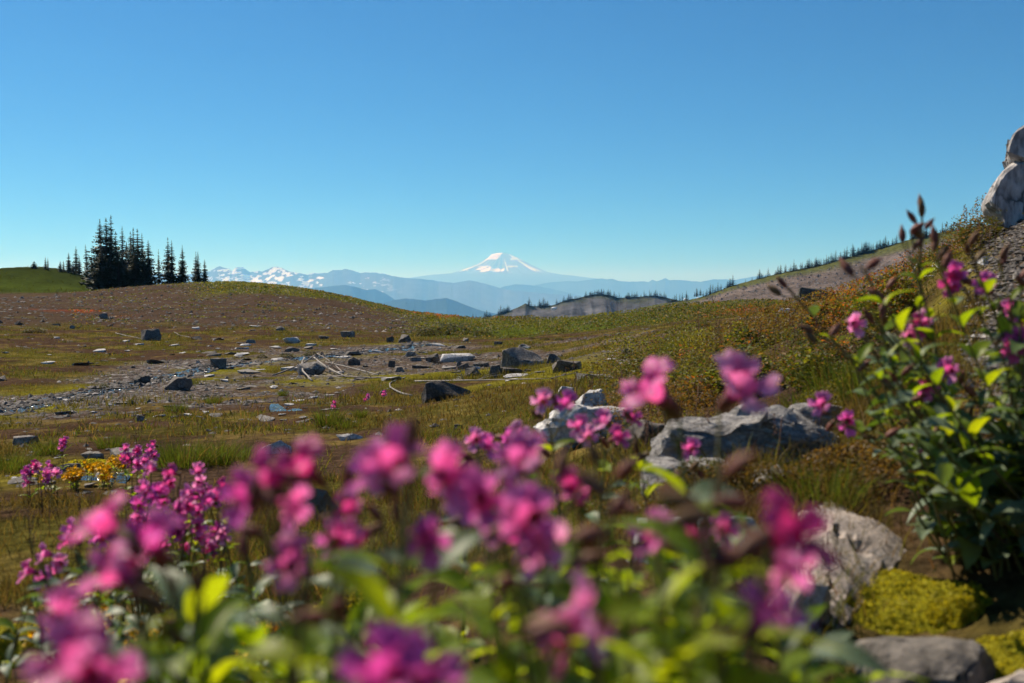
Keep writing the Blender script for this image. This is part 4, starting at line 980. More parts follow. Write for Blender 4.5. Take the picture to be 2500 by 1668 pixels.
def build_grass(n, r0, r1, th0, th1, name, label, seg, hscale):
    th = np.radians(NR.uniform(th0, th1, n)); r = np.exp(NR.uniform(math.log(r0), math.log(r1), n))
    x = r * np.sin(th); y = r * np.cos(th); g = ground_cover(x, y)
    clump = sstep(0.42, 0.62, fbm(x * 3.2, y * 3.2, 3, 131)); big = fbm(x * 0.45, y * 0.45, 3, 141)
    dens = (0.05 + 0.95 * g['grass']) * (0.14 + 0.86 * clump) * (1 - g['bank']) * sstep(0.25, 0.5, g['cd'])
    dens *= 1 - sstep(17, 21, g['th']) * sstep(2.7, 2.2, r)
    dens *= np.where(g['hill'] > 0.5, 0.45 * sstep(0.55, 0.64, fbm(x * 0.5, y * 0.9, 4, 73)) + 0.05, 1.0)
    keep = NR.random(n) < dens
    x, y, r = x[keep], y[keep], r[keep]; g = {k: v[keep] for k, v in g.items()}; big = big[keep]; n = len(x)
    h = (0.035 + 0.085 * NR.random(n) ** 2 + 0.10 * sstep(0.50, 0.68, big) * NR.random(n)) * hscale * (1 - 0.5 * g['moss'])
    h *= 1 - 0.35 * sstep(14, 20, r) * sstep(40, 30, r)
    if r0 > 100: h = NR.uniform(0.1, 0.45, n)
    w = np.maximum(0.0028, 0.00075 * r) * NR.uniform(0.7, 1.3, n)
    col = pick(n, [3.4, 4, 3.0, 0.9, 2.0, 1.6], [GREEN, OLIVE, STRAW, RUST, LIME, BROWN])
    # drifts of one colour
    t = sstep(0.50, 0.60, g['n2'])[:, None] * 0.7; col = col * (1 - t) + np.array(OLIVE) * t * NR.uniform(0.6, 1.3, (n, 1))
    t = sstep(0.52, 0.62, g['n4'])[:, None] * 0.65; col = col * (1 - t) + np.array(STRAW) * 0.75 * t * NR.uniform(0.5, 1.3, (n, 1))
    t = g['moss'][:, None] * 0.7; col = col * (1 - t) + np.array([0.22, 0.20, 0.025]) * t
    t = (g['rim'] + g['crest'] + g['farg']).clip(0, 1)[:, None] * 0.6; col = col * (1 - t) + np.array(GREEN) * 1.15 * t * NR.uniform(0.5, 1.4, (n, 1))
    t = (g['hill'] * (1 - g['crest']))[:, None] * 0.55; col = col * (1 - t) + np.array([0.06, 0.05, 0.02]) * t
    t = g['farg'][:, None] * 0.8; col = col * (1 - t) + np.array([0.055, 0.068, 0.015]) * t * NR.uniform(0.3, 1.5, (n, 1))
    t = g['red'][:, None]; col = col * (1 - t) + np.array([0.19, 0.05, 0.022]) * t
    b = np.stack([x, y, zt(x, y) - 0.012], 1)
    me = blades_mesh(name, b, h, NR.uniform(0, 6.283, n), NR.uniform(0.15, 0.9, n), w, col, M['grass'], seg)
    o = bpy.data.objects.new(name, me); link(o); tag(o, label, 'grass', kind='stuff')
build_grass(330000, 1.0, 15, -34, 30, 'grass', 'short olive and straw grass over the near meadow', 2, 0.95)
build_grass(300000, 14, 112, -33, 31, 'grass', 'thin brownish turf over the far meadow and hill', 1, 1.2)
build_grass(90000, 112, 172, -33, -12, 'grass', 'green turf covering the knoll behind the firs', 1, 4.0)

def leaf_quads(name, c, size, col, mat, up_bias=0.5):
    """small pointed leaves in free directions around points c"""
    n = len(c)
    nrm = NR.normal(size=(n, 3)); nrm[:, 2] = np.abs(nrm[:, 2]) + up_bias; nrm /= np.linalg.norm(nrm, axis=1, keepdims=True)
    t = NR.normal(size=(n, 3)); t -= nrm * (t * nrm).sum(1, keepdims=True); t /= np.linalg.norm(t, axis=1, keepdims=True)
    s = np.cross(nrm, t); L = size[:, None]; w = L * 0.36
    V = np.stack([c - t * L * 0.5, c + s * w * 0.8 - t * L * 0.05, c + t * L * 0.55 - nrm * L * 0.1, c - s * w * 0.8 - t * L * 0.05], 1).reshape(-1, 3)
    i = np.arange(n) * 4
    cc = np.repeat(np.concatenate([col, np.ones((n, 1))], 1), 4, axis=0)
    return np_mesh(name, V, np.stack([i, i + 1, i + 2, i + 3], 1), [mat], False, cc)

def build_cover():
    # leafy low growth over the near bank
    n = 300000
    th = np.radians(NR.uniform(2, 31, n)); r = np.exp(NR.uniform(math.log(2.6), math.log(19), n))
    x = r * np.sin(th); y = r * np.cos(th); g = ground_cover(x, y)
    edge = sstep(4, 8, g['th'] + 6 * (g['n4'] - 0.5)) * (1 - 0.93 * g['bank'])
    m = fbm(x * 1.6, y * 1.6, 4, 151)
    keep = NR.random(n) < edge * (0.06 + 0.94 * sstep(0.43, 0.56, m))
    x, y, r, m = x[keep], y[keep], r[keep], m[keep]; g = {k: v[keep] for k, v in g.items()}; n = len(x)
    hh = (0.03 + 0.27 * sstep(0.40, 0.70, m)) * (0.45 + 0.55 * sstep(3, 7, r))
    z = zt(x, y) + hh * NR.random(n) ** 0.6
    k1 = fbm(x * 0.8 + 3, y * 0.8, 3, 161); k2 = fbm(x * 0.7, y * 0.7 + 8, 3, 171)
    col = pick(n, [3.2, 3, 2.4, 0.8, 2.4], [LIME, OLIVE, GREEN, RUST, BROWN])
    t = sstep(0.52, 0.62, k1)[:, None] * 0.75; col = col * (1 - t) + np.array([0.075, 0.045, 0.024]) * t * NR.uniform(0.5, 1.4, (n, 1))
    k3 = fbm(x * 1.3 + 20, y * 1.3, 3, 191); k4 = fbm(x * 1.1, y * 1.1 + 40, 3, 193)
    for kk, cc in ((k3, (0.15, 0.165, 0.022)), (k4, (0.05, 0.062, 0.014)), (1 - k3, (0.13, 0.075, 0.028))):
        t = sstep(0.53, 0.60, kk)[:, None] * 0.7; col = col * (1 - t) + np.array(cc) * t * NR.uniform(0.55, 1.4, (n, 1))
    up = (sstep(16, 20, g['th']) * sstep(6.5, 8, r))
    t = (sstep(0.55, 0.62, k2) * (0.06 + 0.75 * up))[:, None]; hot = pick(n, [2, 2, 1.5], [(0.40, 0.13, 0.02), (0.36, 0.055, 0.02), (0.33, 0.24, 0.03)])
    col = col * (1 - t) + hot * t
    size = np.maximum(0.010, 0.0018 * r) * NR.uniform(0.5, 1.8, n)
    me = leaf_quads('ground_cover', np.stack([x, y, z], 1), size, col, M['cover'])
    o = bpy.data.objects.new('ground_cover', me); link(o); tag(o, 'low leafy heath in olive, yellow and rust covering the bank', 'heath', kind='stuff')
    # heather on the far rim and the green crest
    n = 230000
    th = np.radians(NR.uniform(-24, 24, n)); r = np.exp(NR.uniform(math.log(34), math.log(112), n))
    x = r * np.sin(th); y = r * np.cos(th); g = ground_cover(x, y)
    m = ridged(x * 0.28, y * 0.22, 3, 21)
    keep = NR.random(n) < np.clip(g['rim'] * (0.25 + sstep(0.5, 0.7, m)) + 0.8 * g['crest'] + 0.7 * g['red'] + 0.3 * g['hill'] * sstep(0.57, 0.64, fbm(x * 0.5, y * 0.9, 4, 73)), 0, 1)
    x, y, r, m = x[keep], y[keep], r[keep], m[keep]; g = {k: v[keep] for k, v in g.items()}; n = len(x)
    z = zt(x, y) + (0.05 + 0.30 * sstep(0.55, 0.75, m) * g['rim'] + 0.12 * g['crest']) * NR.random(n) ** 0.6
    k = fbm(x * 0.3, y * 0.15, 3, 181)
    col = pick(n, [3, 2.2, 1.6, 1.2], [GREEN, OLIVE, (0.04, 0.05, 0.015), STRAW])
    t = sstep(0.5, 0.6, k)[:, None] * 0.6; col = col * (1 - t) + np.array(LIME) * 0.9 * t * NR.uniform(0.6, 1.3, (n, 1))
    t = np.clip(g['red'] * 1.1, 0, 1)[:, None] * (NR.random((n, 1)) < 0.75); col = col * (1 - t) + np.array([0.34, 0.075, 0.025]) * t
    me = leaf_quads('heather', np.stack([x, y, z], 1), 0.0017 * r * NR.uniform(0.6, 1.5, n), col, M['cover'])
    o = bpy.data.objects.new('heather', me); link(o); tag(o, 'green heather with red patches along the far meadow rim', 'heather', kind='stuff')
build_cover()

# gravel and stones
def pebble_mat():
    m, nt, o = newmat('pebbles'); L = nt.links
    a = N(nt, 'ShaderNodeAttribute', attribute_name='Col'); b = N(nt, 'ShaderNodeBsdfPrincipled', Roughness=0.85); b.inputs['Specular IOR Level'].default_value = 0.3
    L.new(a.outputs['Color'], b.inputs['Base Color']); L.new(b.outputs[0], o.inputs[0]); return m
M['pebble'] = pebble_mat()
def build_gravel(n, r0, r1, th0, th1, key, label, smin, smax):
    th = np.radians(NR.uniform(th0, th1, n)); r = np.exp(NR.uniform(math.log(r0), math.log(r1), n))
    x = r * np.sin(th); y = r * np.cos(th); g = ground_cover(x, y)
    if key == 'creek': g['creek'] = sstep(0.62, 0.3, g['cd']) * sstep(0.35, 0.5, fbm(x * 2.0, y * 2.0, 2, 7))
    dens = np.clip(g['gravel'] * 1.0 + 0.03, 0, 1) if key == 'gravel' else np.clip(g[key] + 0.0, 0, 1)
    keep = NR.random(n) < dens; x, y, r = x[keep], y[keep], r[keep]; n = len(x)
    ico = np.array([(0, 0, 0.5), (0.6, 0.1, 0.1), (0.15, 0.62, 0.05), (-0.55, 0.3, 0.1), (-0.4, -0.5, 0.08), (0.3, -0.6, 0.1), (0, 0, -0.35)])
    fc = np.array([(0, 1, 2), (0, 2, 3), (0, 3, 4), (0, 4, 5), (0, 5, 1), (6, 2, 1), (6, 3, 2), (6, 4, 3), (6, 5, 4), (6, 1, 5)])
    s = (smin + (smax - smin) * NR.random(n) ** 3) * np.maximum(1, r / 9.0) ** 0.5
    a = NR.uniform(0, 6.28, n); J = ico[None] * NR.uniform(0.6, 1.3, (n, 7, 3))
    X = J[..., 0] * np.cos(a)[:, None] - J[..., 1] * np.sin(a)[:, None]; Y = J[..., 0] * np.sin(a)[:, None] + J[..., 1] * np.cos(a)[:, None]
    Z = J[..., 2] * NR.uniform(0.4, 1.0, (n, 1))
    V = np.stack([x[:, None] + X * s[:, None], y[:, None] + Y * s[:, None], zt(x, y)[:, None] + Z * s[:, None]], -1).reshape(-1, 3)
    Fc = (fc[None] + (np.arange(n) * 7)[:, None, None]).reshape(-1, 3)
    v = np.where(NR.random(n) < 0.07, NR.uniform(0.22, 0.36, n), NR.uniform(0.04, 0.12, n)); col = np.stack([v, v * 0.9, v * 0.84, np.ones(n)], 1)
    me = np_mesh('gravel', V, Fc, [M['pebble']], False, np.repeat(col, 7, axis=0))
    o = bpy.data.objects.new('gravel', me); link(o); tag(o, label, 'gravel', kind='stuff')
build_gravel(27000, 8, 46, -33, 14, 'gravel', 'grey gravel and pebbles along the creek and flat', 0.015, 0.075)
build_gravel(22000, 10, 42, -33, 2, 'creek', 'wet pebbles added to break the creek surface into glitter', 0.03, 0.09)  # pebbles added in the water to imitate its glitter
build_gravel(5000, 44, 98, -32, 2, 'hill', 'small stones strewn over the bare brown hill', 0.025, 0.10)
build_gravel(26000, 2.4, 13, 21, 32, 'bank', 'loose brown pebbles on the bare bank soil', 0.012, 0.05)

def build_scree():
    src = bpy.data.objects['scree_hill'].data; co = np.empty(len(src.vertices) * 3, np.float32); src.vertices.foreach_get('co', co); co = co.reshape(-1, 3)
    pick_ = co[(co[:, 1] < 415)]; pick_ = pick_[NR.choice(len(pick_), 9000)] + NR.normal(0, 0.9, (9000, 3)) * np.array([1, 1, 0])
    n = len(pick_); ico = np.array([(0, 0, 0.6), (0.6, 0.1, 0.1), (-0.2, 0.6, 0.1), (-0.5, -0.4, 0.1), (0.2, -0.6, 0.0)]); fc = np.array([(0, 1, 2), (0, 2, 3), (0, 3, 4), (0, 4, 1)])
    s = 0.25 + 1.0 * NR.random(n) ** 4
    V = (pick_[:, None, :] + ico[None] * NR.uniform(0.6, 1.3, (n, 5, 3)) * s[:, None, None]).reshape(-1, 3)
    v = NR.uniform(0.07, 0.26, n); col = np.stack([v, v * 0.88, v * 0.8, np.ones(n)], 1)
    me = np_mesh('scree_stones', V, (fc[None] + (np.arange(n) * 5)[:, None, None]).reshape(-1, 3), [M['pebble']], False, np.repeat(col, 5, axis=0))
    o = bpy.data.objects.new('rubble', me); link(o); tag(o, 'loose rubble lying all over the long scree slope', 'rubble', kind='stuff')
build_scree()
STONES = [rock_mesh(400 + i, m, 1.0, 0.8, 0.26, n=12, angular=a, sub=1, amp=0.05, name='stone') for i, (m, a) in enumerate([('rock_pale', 0.9), ('rock', 0.8), ('rock_dark', 0.5), ('rock', 0.5), ('rock_pale', 0.7), ('rock_dark', 0.8)])]
SL = {0: 'pale', 1: 'grey', 2: 'dark', 3: 'grey', 4: 'pale', 5: 'dark'}
def scatter_stones(count, x0, x1, y0, y1, smin, smax, where, group, seed, flt=None):
    r = random.Random(seed); k = 0; tries = 0
    while k < count and tries < count * 6:
        tries += 1
        b = on_ground(r.uniform(x0, x1), r.uniform(y0, y1))
        v = r.choice([0, 1, 1, 2, 3, 3, 4, 5])
        s = (smin + (smax - smin) * r.random() ** 2.5)
        o = bpy.data.objects.new('stone', STONES[v]); o.location = b; o.scale = (s, s * r.uniform(0.7, 1.1), s * r.uniform(0.5, 1.3)); o.rotation_euler = (r.uniform(-0.15, 0.15), r.uniform(-0.15, 0.15), r.random() * 6.28)
        link(o); tag(o, f'small {SL[v]} stone {where}', 'stone', group); k += 1
scatter_stones(95, 480, 1560, 842, 935, 0.14, 0.55, 'lying on the gravel flat around the boulders', 'stones on the gravel flat', 1)
scatter_stones(75, 0, 640, 790, 900, 0.16, 0.55, 'scattered on the turf below the bare hill', 'stones below the bare hill', 2)
scatter_stones(60, 130, 820, 935, 1030, 0.08, 0.30, 'in the gravel strip on the near side of the creek', 'stones in the creek gravel strip', 3)
scatter_stones(28, 0, 330, 1090, 1230, 0.05, 0.16, 'around the mossy spring', 'stones around the spring', 4)
scatter_stones(40, 2230, 2500, 600, 900, 0.03, 0.12, 'on the bare soil of the bank', 'stones on the bare bank soil', 5)

# ------------------------------------------------------------------ sedge tufts, hummocks, moss, dry seed stalks
def tuft_mesh(seed, n, spread, lean, cols, wts, w=0.006):
    global NR
    old = NR; NR = np.random.default_rng(seed)
    a = NR.uniform(0, 6.28, n); q = NR.random(n) ** 0.5 * spread
    b = np.stack([np.cos(a) * q, np.sin(a) * q, np.full(n, -0.02)], 1)
    me = blades_mesh('tuft_blades', b, NR.uniform(0.45, 1.05, n), a + NR.normal(0, 0.5, n), NR.uniform(0.1, lean, n) * (0.4 + q / spread), np.full(n, w) * NR.uniform(0.7, 1.3, n), pick(n, wts, cols), M['grass'], 2)
    NR = old; return me
TUFTS = [tuft_mesh(i, 420, sp, 0.8, [GREEN, (0.10, 0.15, 0.02), OLIVE, STRAW], [4, 3, 2, 0.8], 0.013) for i, sp in enumerate((0.55, 0.4, 0.7))]
for i, (px, py, hpx, wm, lab) in enumerate([
    (450, 1140, 85, 1.3, 'largest tall green sedge tuft behind the pink cluster'), (530, 1135, 80, 1.2, 'tall sedge tuft beside the largest tuft'), (590, 1125, 60, 1.0, 'shorter sedge tuft near the pale tilted slab'),
    (400, 1130, 70, 1.0, 'sedge tuft next to the mossy spring stone'), (800, 1040, 62, 1.1, 'bushy green sedge tuft near the small sparkling pool'), (845, 1045, 36, 1.1, 'low sedge tuft beside the bushy one'),
    (270, 1095, 46, 1.2, 'grass tuft above the spring stones'), (120, 1110, 50, 1.4, 'grass tuft beside the pale rounded stone'), (20, 1150, 70, 1.3, 'bright green sedge tuft by the mossy bank'),
    (1635, 870, 48, 1.0, 'bright lime grass tuft on the far bank edge'), (1660, 862, 44, 0.9, 'second lime grass tuft on the far bank edge'), (1605, 866, 34, 0.9, 'smaller lime grass tuft on the bank edge'),
    (520, 985, 26, 1.3, 'low green tuft by the creek gravel'), (690, 967, 20, 1.2, 'small green tuft on the yellow turf'), (470, 940, 22, 1.0, 'green tuft against the black wedge boulder'),
    (430, 1005, 30, 1.4, 'dark green tuft on the gravel strip'), (880, 1020, 30, 1.2, 'ragged tuft near the thin white slab'),
    (2050, 960, 110, 1.0, 'arching green grass clump at the foot of the leafy plants'), (2120, 980, 130, 0.9, 'taller arching grass clump among the leafy plants'), (1960, 1010, 80, 1.0, 'arching grass clump beside the rock spine'),
    (2000, 1230, 130, 1.1, 'dry grass clump above the brown rock')]):
    b = on_ground(px, py); h = hpx * b.y / F
    o = bpy.data.objects.new('sedge_tuft', TUFTS[i % 3]); o.location = b; o.scale = (h * wm, h * wm, h); o.rotation_euler = (0, 0, i * 1.3); link(o)
    tag(o, lab, 'grass tuft', 'green sedge tufts in the meadow')

def hummock_mesh(seed, n=900, dark=True):
    global NR
    old = NR; NR = np.random.default_rng(seed)
    v = NR.normal(size=(n, 3)); v[:, 2] = np.abs(v[:, 2]); v /= np.linalg.norm(v, axis=1, keepdims=True)
    q = NR.uniform(0.6, 1.05, n) * (0.8 + 0.4 * fbm(v[:, 0] * 2 + seed, v[:, 1] * 2, 2, seed)); c = v * q[:, None] * np.array([0.5, 0.5, 0.95])
    col = pick(n, [3, 2, 1.2, 1], [(0.045, 0.055, 0.015), OLIVE, BROWN, GREEN] if dark else [OLIVE, LIME, RUST, (0.35, 0.12, 0.02)])
    me = leaf_quads('shrub_leaves', c, NR.uniform(0.05, 0.12, n), col, M['cover'])
    NR = old; return me
HUM = [hummock_mesh(500 + i) for i in range(3)]; SHR = [hummock_mesh(520 + i, 1100, False) for i in range(3)]
for i, (px, py, w, h, lab) in enumerate([
    (1105, 818, 150, 26, 'long dark heather hummock at the meadow rim'), (1040, 822, 60, 22, 'dark heather hummock above the rounded boulder'), (1180, 822, 60, 16, 'low dark hummock at the end of the long hummock'),
    (1366, 832, 26, 8, 'small round dark hummock on the flat'), (1298, 829, 18, 7, 'smaller round hummock beside it on the flat'), (1335, 831, 18, 7, 'tiny dark hummock between two hummocks'),
    (1720, 800, 44, 14, 'dark cushion shrub on the reddish soil'), (1812, 802, 40, 12, 'second cushion shrub on the reddish soil'), (85, 812, 60, 12, 'dark low shrub on the hill foot turf'),
    (255, 948, 26, 12, 'dark tussock near the round creek boulder'), (700, 872, 40, 10, 'dark grassy tussock on the far creek bank'), (760, 868, 40, 11, 'second dark tussock on the far creek bank'), (640, 874, 30, 9, 'third dark tussock on the far creek bank')]):
    b = on_ground(px, py); k = b.y / F
    e = bpy.data.objects.new('heather_shrub', HUM[i % 3]); e.location = b; e.scale = (w * k, w * k * 0.7, h * k * 1.1); e.rotation_euler = (0, 0, i); link(e)
    e.rotation_euler = (0, 0, 0.2 * (i % 3)); tag(e, lab, 'shrub', 'dark heather hummocks')
for i, (px, py, w, h, lab) in enumerate([
    (1900, 770, 90, 30, 'yellow-green huckleberry shrub below the dark skyline boulder'), (2070, 740, 110, 34, 'orange and yellow huckleberry shrub on the bank skyline'), (2150, 700, 110, 36, 'red-tinged huckleberry shrub under the white pointed rock'),
    (2230, 700, 100, 46, 'mixed green and orange shrub beside the bare soil'), (2400, 600, 190, 70, 'dark brown heath shrub at the foot of the tall rock'), (2300, 625, 120, 50, 'brown heath shrub beside the tall rock’s shrub'),
    (1850, 850, 130, 50, 'bushy rust-green shrub in the middle of the bank'), (1960, 830, 110, 46, 'olive shrub beside the bushy rust-green shrub'), (1760, 900, 110, 40, 'low olive shrub above the driftwood stump')]):
    b = on_ground(px, py); k = b.y / F
    e = bpy.data.objects.new('heath_shrub', (HUM if i in (4, 5) else SHR)[i % 3]); e.location = b; e.scale = (w * k, w * k * 0.8, h * k); e.rotation_euler = (0, 0, 0.3 * i); link(e)
    tag(e, lab, 'shrub', 'heath shrubs on the bank')

def shrub_green(seed):
    global NR
    old = NR; NR = np.random.default_rng(seed); n = 1000
    v = NR.normal(size=(n, 3)); v[:, 2] = np.abs(v[:, 2]); v /= np.linalg.norm(v, axis=1, keepdims=True)
    cc = v * (NR.uniform(0.5, 1.1, n) * (0.7 + 0.6 * fbm(v[:, 0] * 2 + seed, v[:, 1] * 2, 2, seed)))[:, None] * np.array([0.5, 0.5, 0.95])
    me = leaf_quads('shrub_leaves', cc, NR.uniform(0.05, 0.13, n), pick(n, [3, 2, 2, 0.7], [GREEN, LIME, OLIVE, STRAW]), M['cover']); NR = old; return me
SGR = [shrub_green(540 + i) for i in range(3)]
r = random.Random(99)
for i in range(44):
    px = r.uniform(1560, 2230); py = r.uniform(max(735, 1010 - (px - 1400) * 0.36), 1010 - (px - 1560) * 0.12)
    b = on_ground(px, py); s = r.uniform(0.22, 0.5) * (0.55 + b.y / 22); kind = r.choice([0, 0, 0, 1, 2])
    e = bpy.data.objects.new('heath_shrub', [SGR, SHR, HUM][kind][i % 3]); e.location = b; e.scale = (s, s * 0.85, s * r.uniform(0.45, 0.8)); e.rotation_euler = (0, 0, i); link(e)
    tag(e, ['leafy green shrublet growing in the heath of the bank', 'yellow and rust shrublet growing in the heath of the bank', 'dark brown shrublet growing in the heath of the bank'][kind], 'shrub', 'shrublets in the bank heath')
M['moss'] = solid_mat('moss', [(0.21, 0.20, 0.012), (0.25, 0.225, 0.015)], rough=0.95, scale=60, bump=1.0, bdist=0.012, contrast=0.5, spec=0.05)
def moss(px, py, w, h, lab, seed):
    b = on_ground(px, py); k = b.y / F; n = 70
    u = np.linspace(-1, 1, n); X, Y = np.meshgrid(u, u, indexing='ij'); q = np.sqrt(X * X + Y * Y)
    ed = 1 + 0.9 * (fbm(np.arctan2(X, Y) * 1.2 + seed, q, 3, seed) - 0.5)
    x = X * w * k * 0.5; y = Y * w * k * 0.42
    H = h * k * np.clip(1 - (q / ed) ** 2, -0.2, 1) ** 1 * (0.7 + 0.7 * fbm(X * 3 + seed, Y * 3, 4, seed)) + 0.012 * (ridged(x * 40, y * 40, 3, seed) - 0.5)
    z = zt(b.x + x, b.y + y) - b.z + H - 0.005
    me = np_mesh('moss_mound', np.stack([x.ravel(), y.ravel(), z.ravel()], 1), grid_faces(n, n)[:, ::-1], [M['moss']], True)
    o = bpy.data.objects.new('moss_cushion', me); o.location = b; link(o)
    tag(o, lab, 'moss', 'yellow-green moss cushions')
    r = np.random.default_rng(seed); m = 2600
    i = r.integers(0, n * n, m); keep = (q.ravel()[i] < ed.ravel()[i] * 0.95); i = i[keep]; m = len(i)
    c = np.stack([x.ravel()[i], y.ravel()[i], z.ravel()[i] + 0.004], 1)
    col = np.array([0.32, 0.30, 0.02])[None] * r.uniform(0.5, 1.4, (m, 1)); fz = leaf_quads('moss_sprigs', c, r.uniform(0.004, 0.009, m) * max(1, b.y / 3), col, M['cover'], 0.2)
    f = bpy.data.objects.new('sprigs', fz); f['kind'] = 'stuff'; link(f, o)
moss(2215, 1475, 350, 26, 'bright moss cushion above the smooth blue-grey rock', 1)
moss(2450, 1610, 350, 36, 'yellow moss cushion beside the smooth blue-grey rock', 2)
moss(2330, 1500, 160, 40, 'small moss cushion between the two larger ones', 3)
moss(40, 1600, 330, 70, 'flat sunlit moss bed below the purple blossoms', 4)
moss(230, 1135, 150, 12, 'moss bed around the spring stones', 5)
moss(90, 1165, 130, 12, 'moss bed by the bright green sedge', 6)
moss(620, 1640, 220, 40, 'moss cushion under the yellow flowers', 7)
moss(860, 1480, 200, 40, 'moss patch seen between the front stems', 8)

M['drystalk'] = solid_mat('dry_stalk', [(0.10, 0.05, 0.035), (0.15, 0.08, 0.05)], scale=30, bump=0.2)
def stalk_meshes(seed):
    r = random.Random(seed)
    st = tube([Vector((0, 0, -0.02)), Vector((0.01, 0.0, 0.4)), Vector((0.03 * r.uniform(-1, 1), 0.02, 0.97))], [0.012, 0.010, 0.007], 5, 'drystalk', 'stalk')
    V = []; Fc = []
    for i in range(16):
        z = 0.62 + 0.4 * i / 15; a = i * 2.4; L = 0.06 * (1.25 - 0.6 * i / 15); d = Vector((math.cos(a), math.sin(a), 0.8)).normalized(); s = Vector((-d.y, d.x, 0)).normalized()
        p = Vector((0.02, 0.01, z)); k = len(V)
        V += [p, p + d * L * 0.5 + s * 0.02, p + d * L, p + d * L * 0.5 - s * 0.02, p + d * L * 0.5 + Vector((0, 0, 0.02))]
        Fc += [(k, k + 1, k + 4), (k + 1, k + 2, k + 4), (k + 2, k + 3, k + 4), (k + 3, k, k + 4)]
    return st, np_mesh('seed_head', [v[:] for v in V], Fc, [M['drystalk']], False)
STALKS = [stalk_meshes(i) for i in range(3)]
def dry_stalk(px, py, hpx, lab, group, i):
    b = on_ground(px, py); h = hpx * b.y / F
    e = empty('seed_stalk', b); tag(e, lab, 'dry stalk', group)
    st, hd = STALKS[i % 3]; r = random.Random(i)
    for nm, me in (('stalk', st), ('seed_head', hd)):
        o = bpy.data.objects.new(nm, me); o.scale = (h, h, h); o.rotation_euler = (r.uniform(-0.1, 0.1), r.uniform(-0.1, 0.1), i * 1.7); link(o, e)
r = random.Random(77); q = 0
for (x0, x1, y0, y1, h0, h1, n, lab, grp) in [
    (1340, 1560, 930, 985, 34, 60, 26, 'dark red dry seed stalk by the boulders at the bank foot', 'dry stalks at the bank foot'),
    (1400, 1640, 1000, 1050, 50, 90, 16, 'brown dry flower stalk standing before the white slab rock', 'dry stalks before the white slab'),
    (1560, 2000, 1050, 1150, 80, 150, 22, 'thin brown dry stalk in front of the ribbed rock spine', 'dry stalks before the rock spine'),
    (1700, 2000, 800, 900, 40, 80, 26, 'brown dry stalk among the rust shrubs of the bank', 'dry stalks among the bank shrubs'),
    (60, 560, 1220, 1400, 60, 120, 34, 'dark dry stalk in the shaded grass below the spring', 'dry stalks below the spring'),
    (330, 880, 1060, 1110, 25, 50, 26, 'thin dark rush tip among the tall sedge', 'rush tips among the sedge'),
    (2180, 2440, 560, 640, 50, 110, 14, 'wiry dry stalk beside the tall pale rock', 'dry stalks beside the tall rock')]:
    for k in range(n):
        dry_stalk(r.uniform(x0, x1), r.uniform(y0, y1), r.uniform(h0, h1), lab, grp, q); q += 1
# ------------------------------------------------------------------ monkeyflowers
M['petal'] = leaf_mat('petals', [(0.58, 0.05, 0.24), (0.76, 0.12, 0.42), (0.82, 0.20, 0.52), (0.68, 0.09, 0.46), (0.86, 0.32, 0.60)], trans=0.55, tcol=(1.35, 1.15, 1.2), rough=0.5, spec=0.25)
M['petal_yellow'] = leaf_mat('petals_yellow', [(0.75, 0.42, 0.01), (0.85, 0.55, 0.02)], trans=0.4, tcol=(1.2, 1.0, 0.5), rough=0.5, spec=0.2)
M['calyx'] = leaf_mat('calyx', [(0.20, 0.07, 0.05), (0.24, 0.10, 0.075), (0.15, 0.11, 0.04)], trans=0.22, tcol=(1.5, 0.9, 0.7), rough=0.6)
M['calyx_green'] = leaf_mat('calyx_green', [(0.09, 0.13, 0.03), (0.12, 0.14, 0.04)], trans=0.3, rough=0.6)
M['leaf'] = leaf_mat('leaf', [(0.15, 0.23, 0.02), (0.20, 0.28, 0.022), (0.26, 0.31, 0.022)], trans=0.6, tcol=(1.9, 1.75, 0.25), rough=0.45, spec=0.3)
M['leaf_grey'] = leaf_mat('leaf_glaucous_sheen', [(0.11, 0.16, 0.09), (0.15, 0.20, 0.13), (0.10, 0.16, 0.045)], trans=0.3, tcol=(1.5, 1.6, 0.35), rough=0.5, spec=0.35)  # glaucous leaves, with the pale sky sheen put into their colour
M['stem'] = solid_mat('stem', [(0.10, 0.12, 0.03), (0.13, 0.12, 0.04), (0.12, 0.07, 0.04)], rough=0.6, scale=30, bump=0.1)

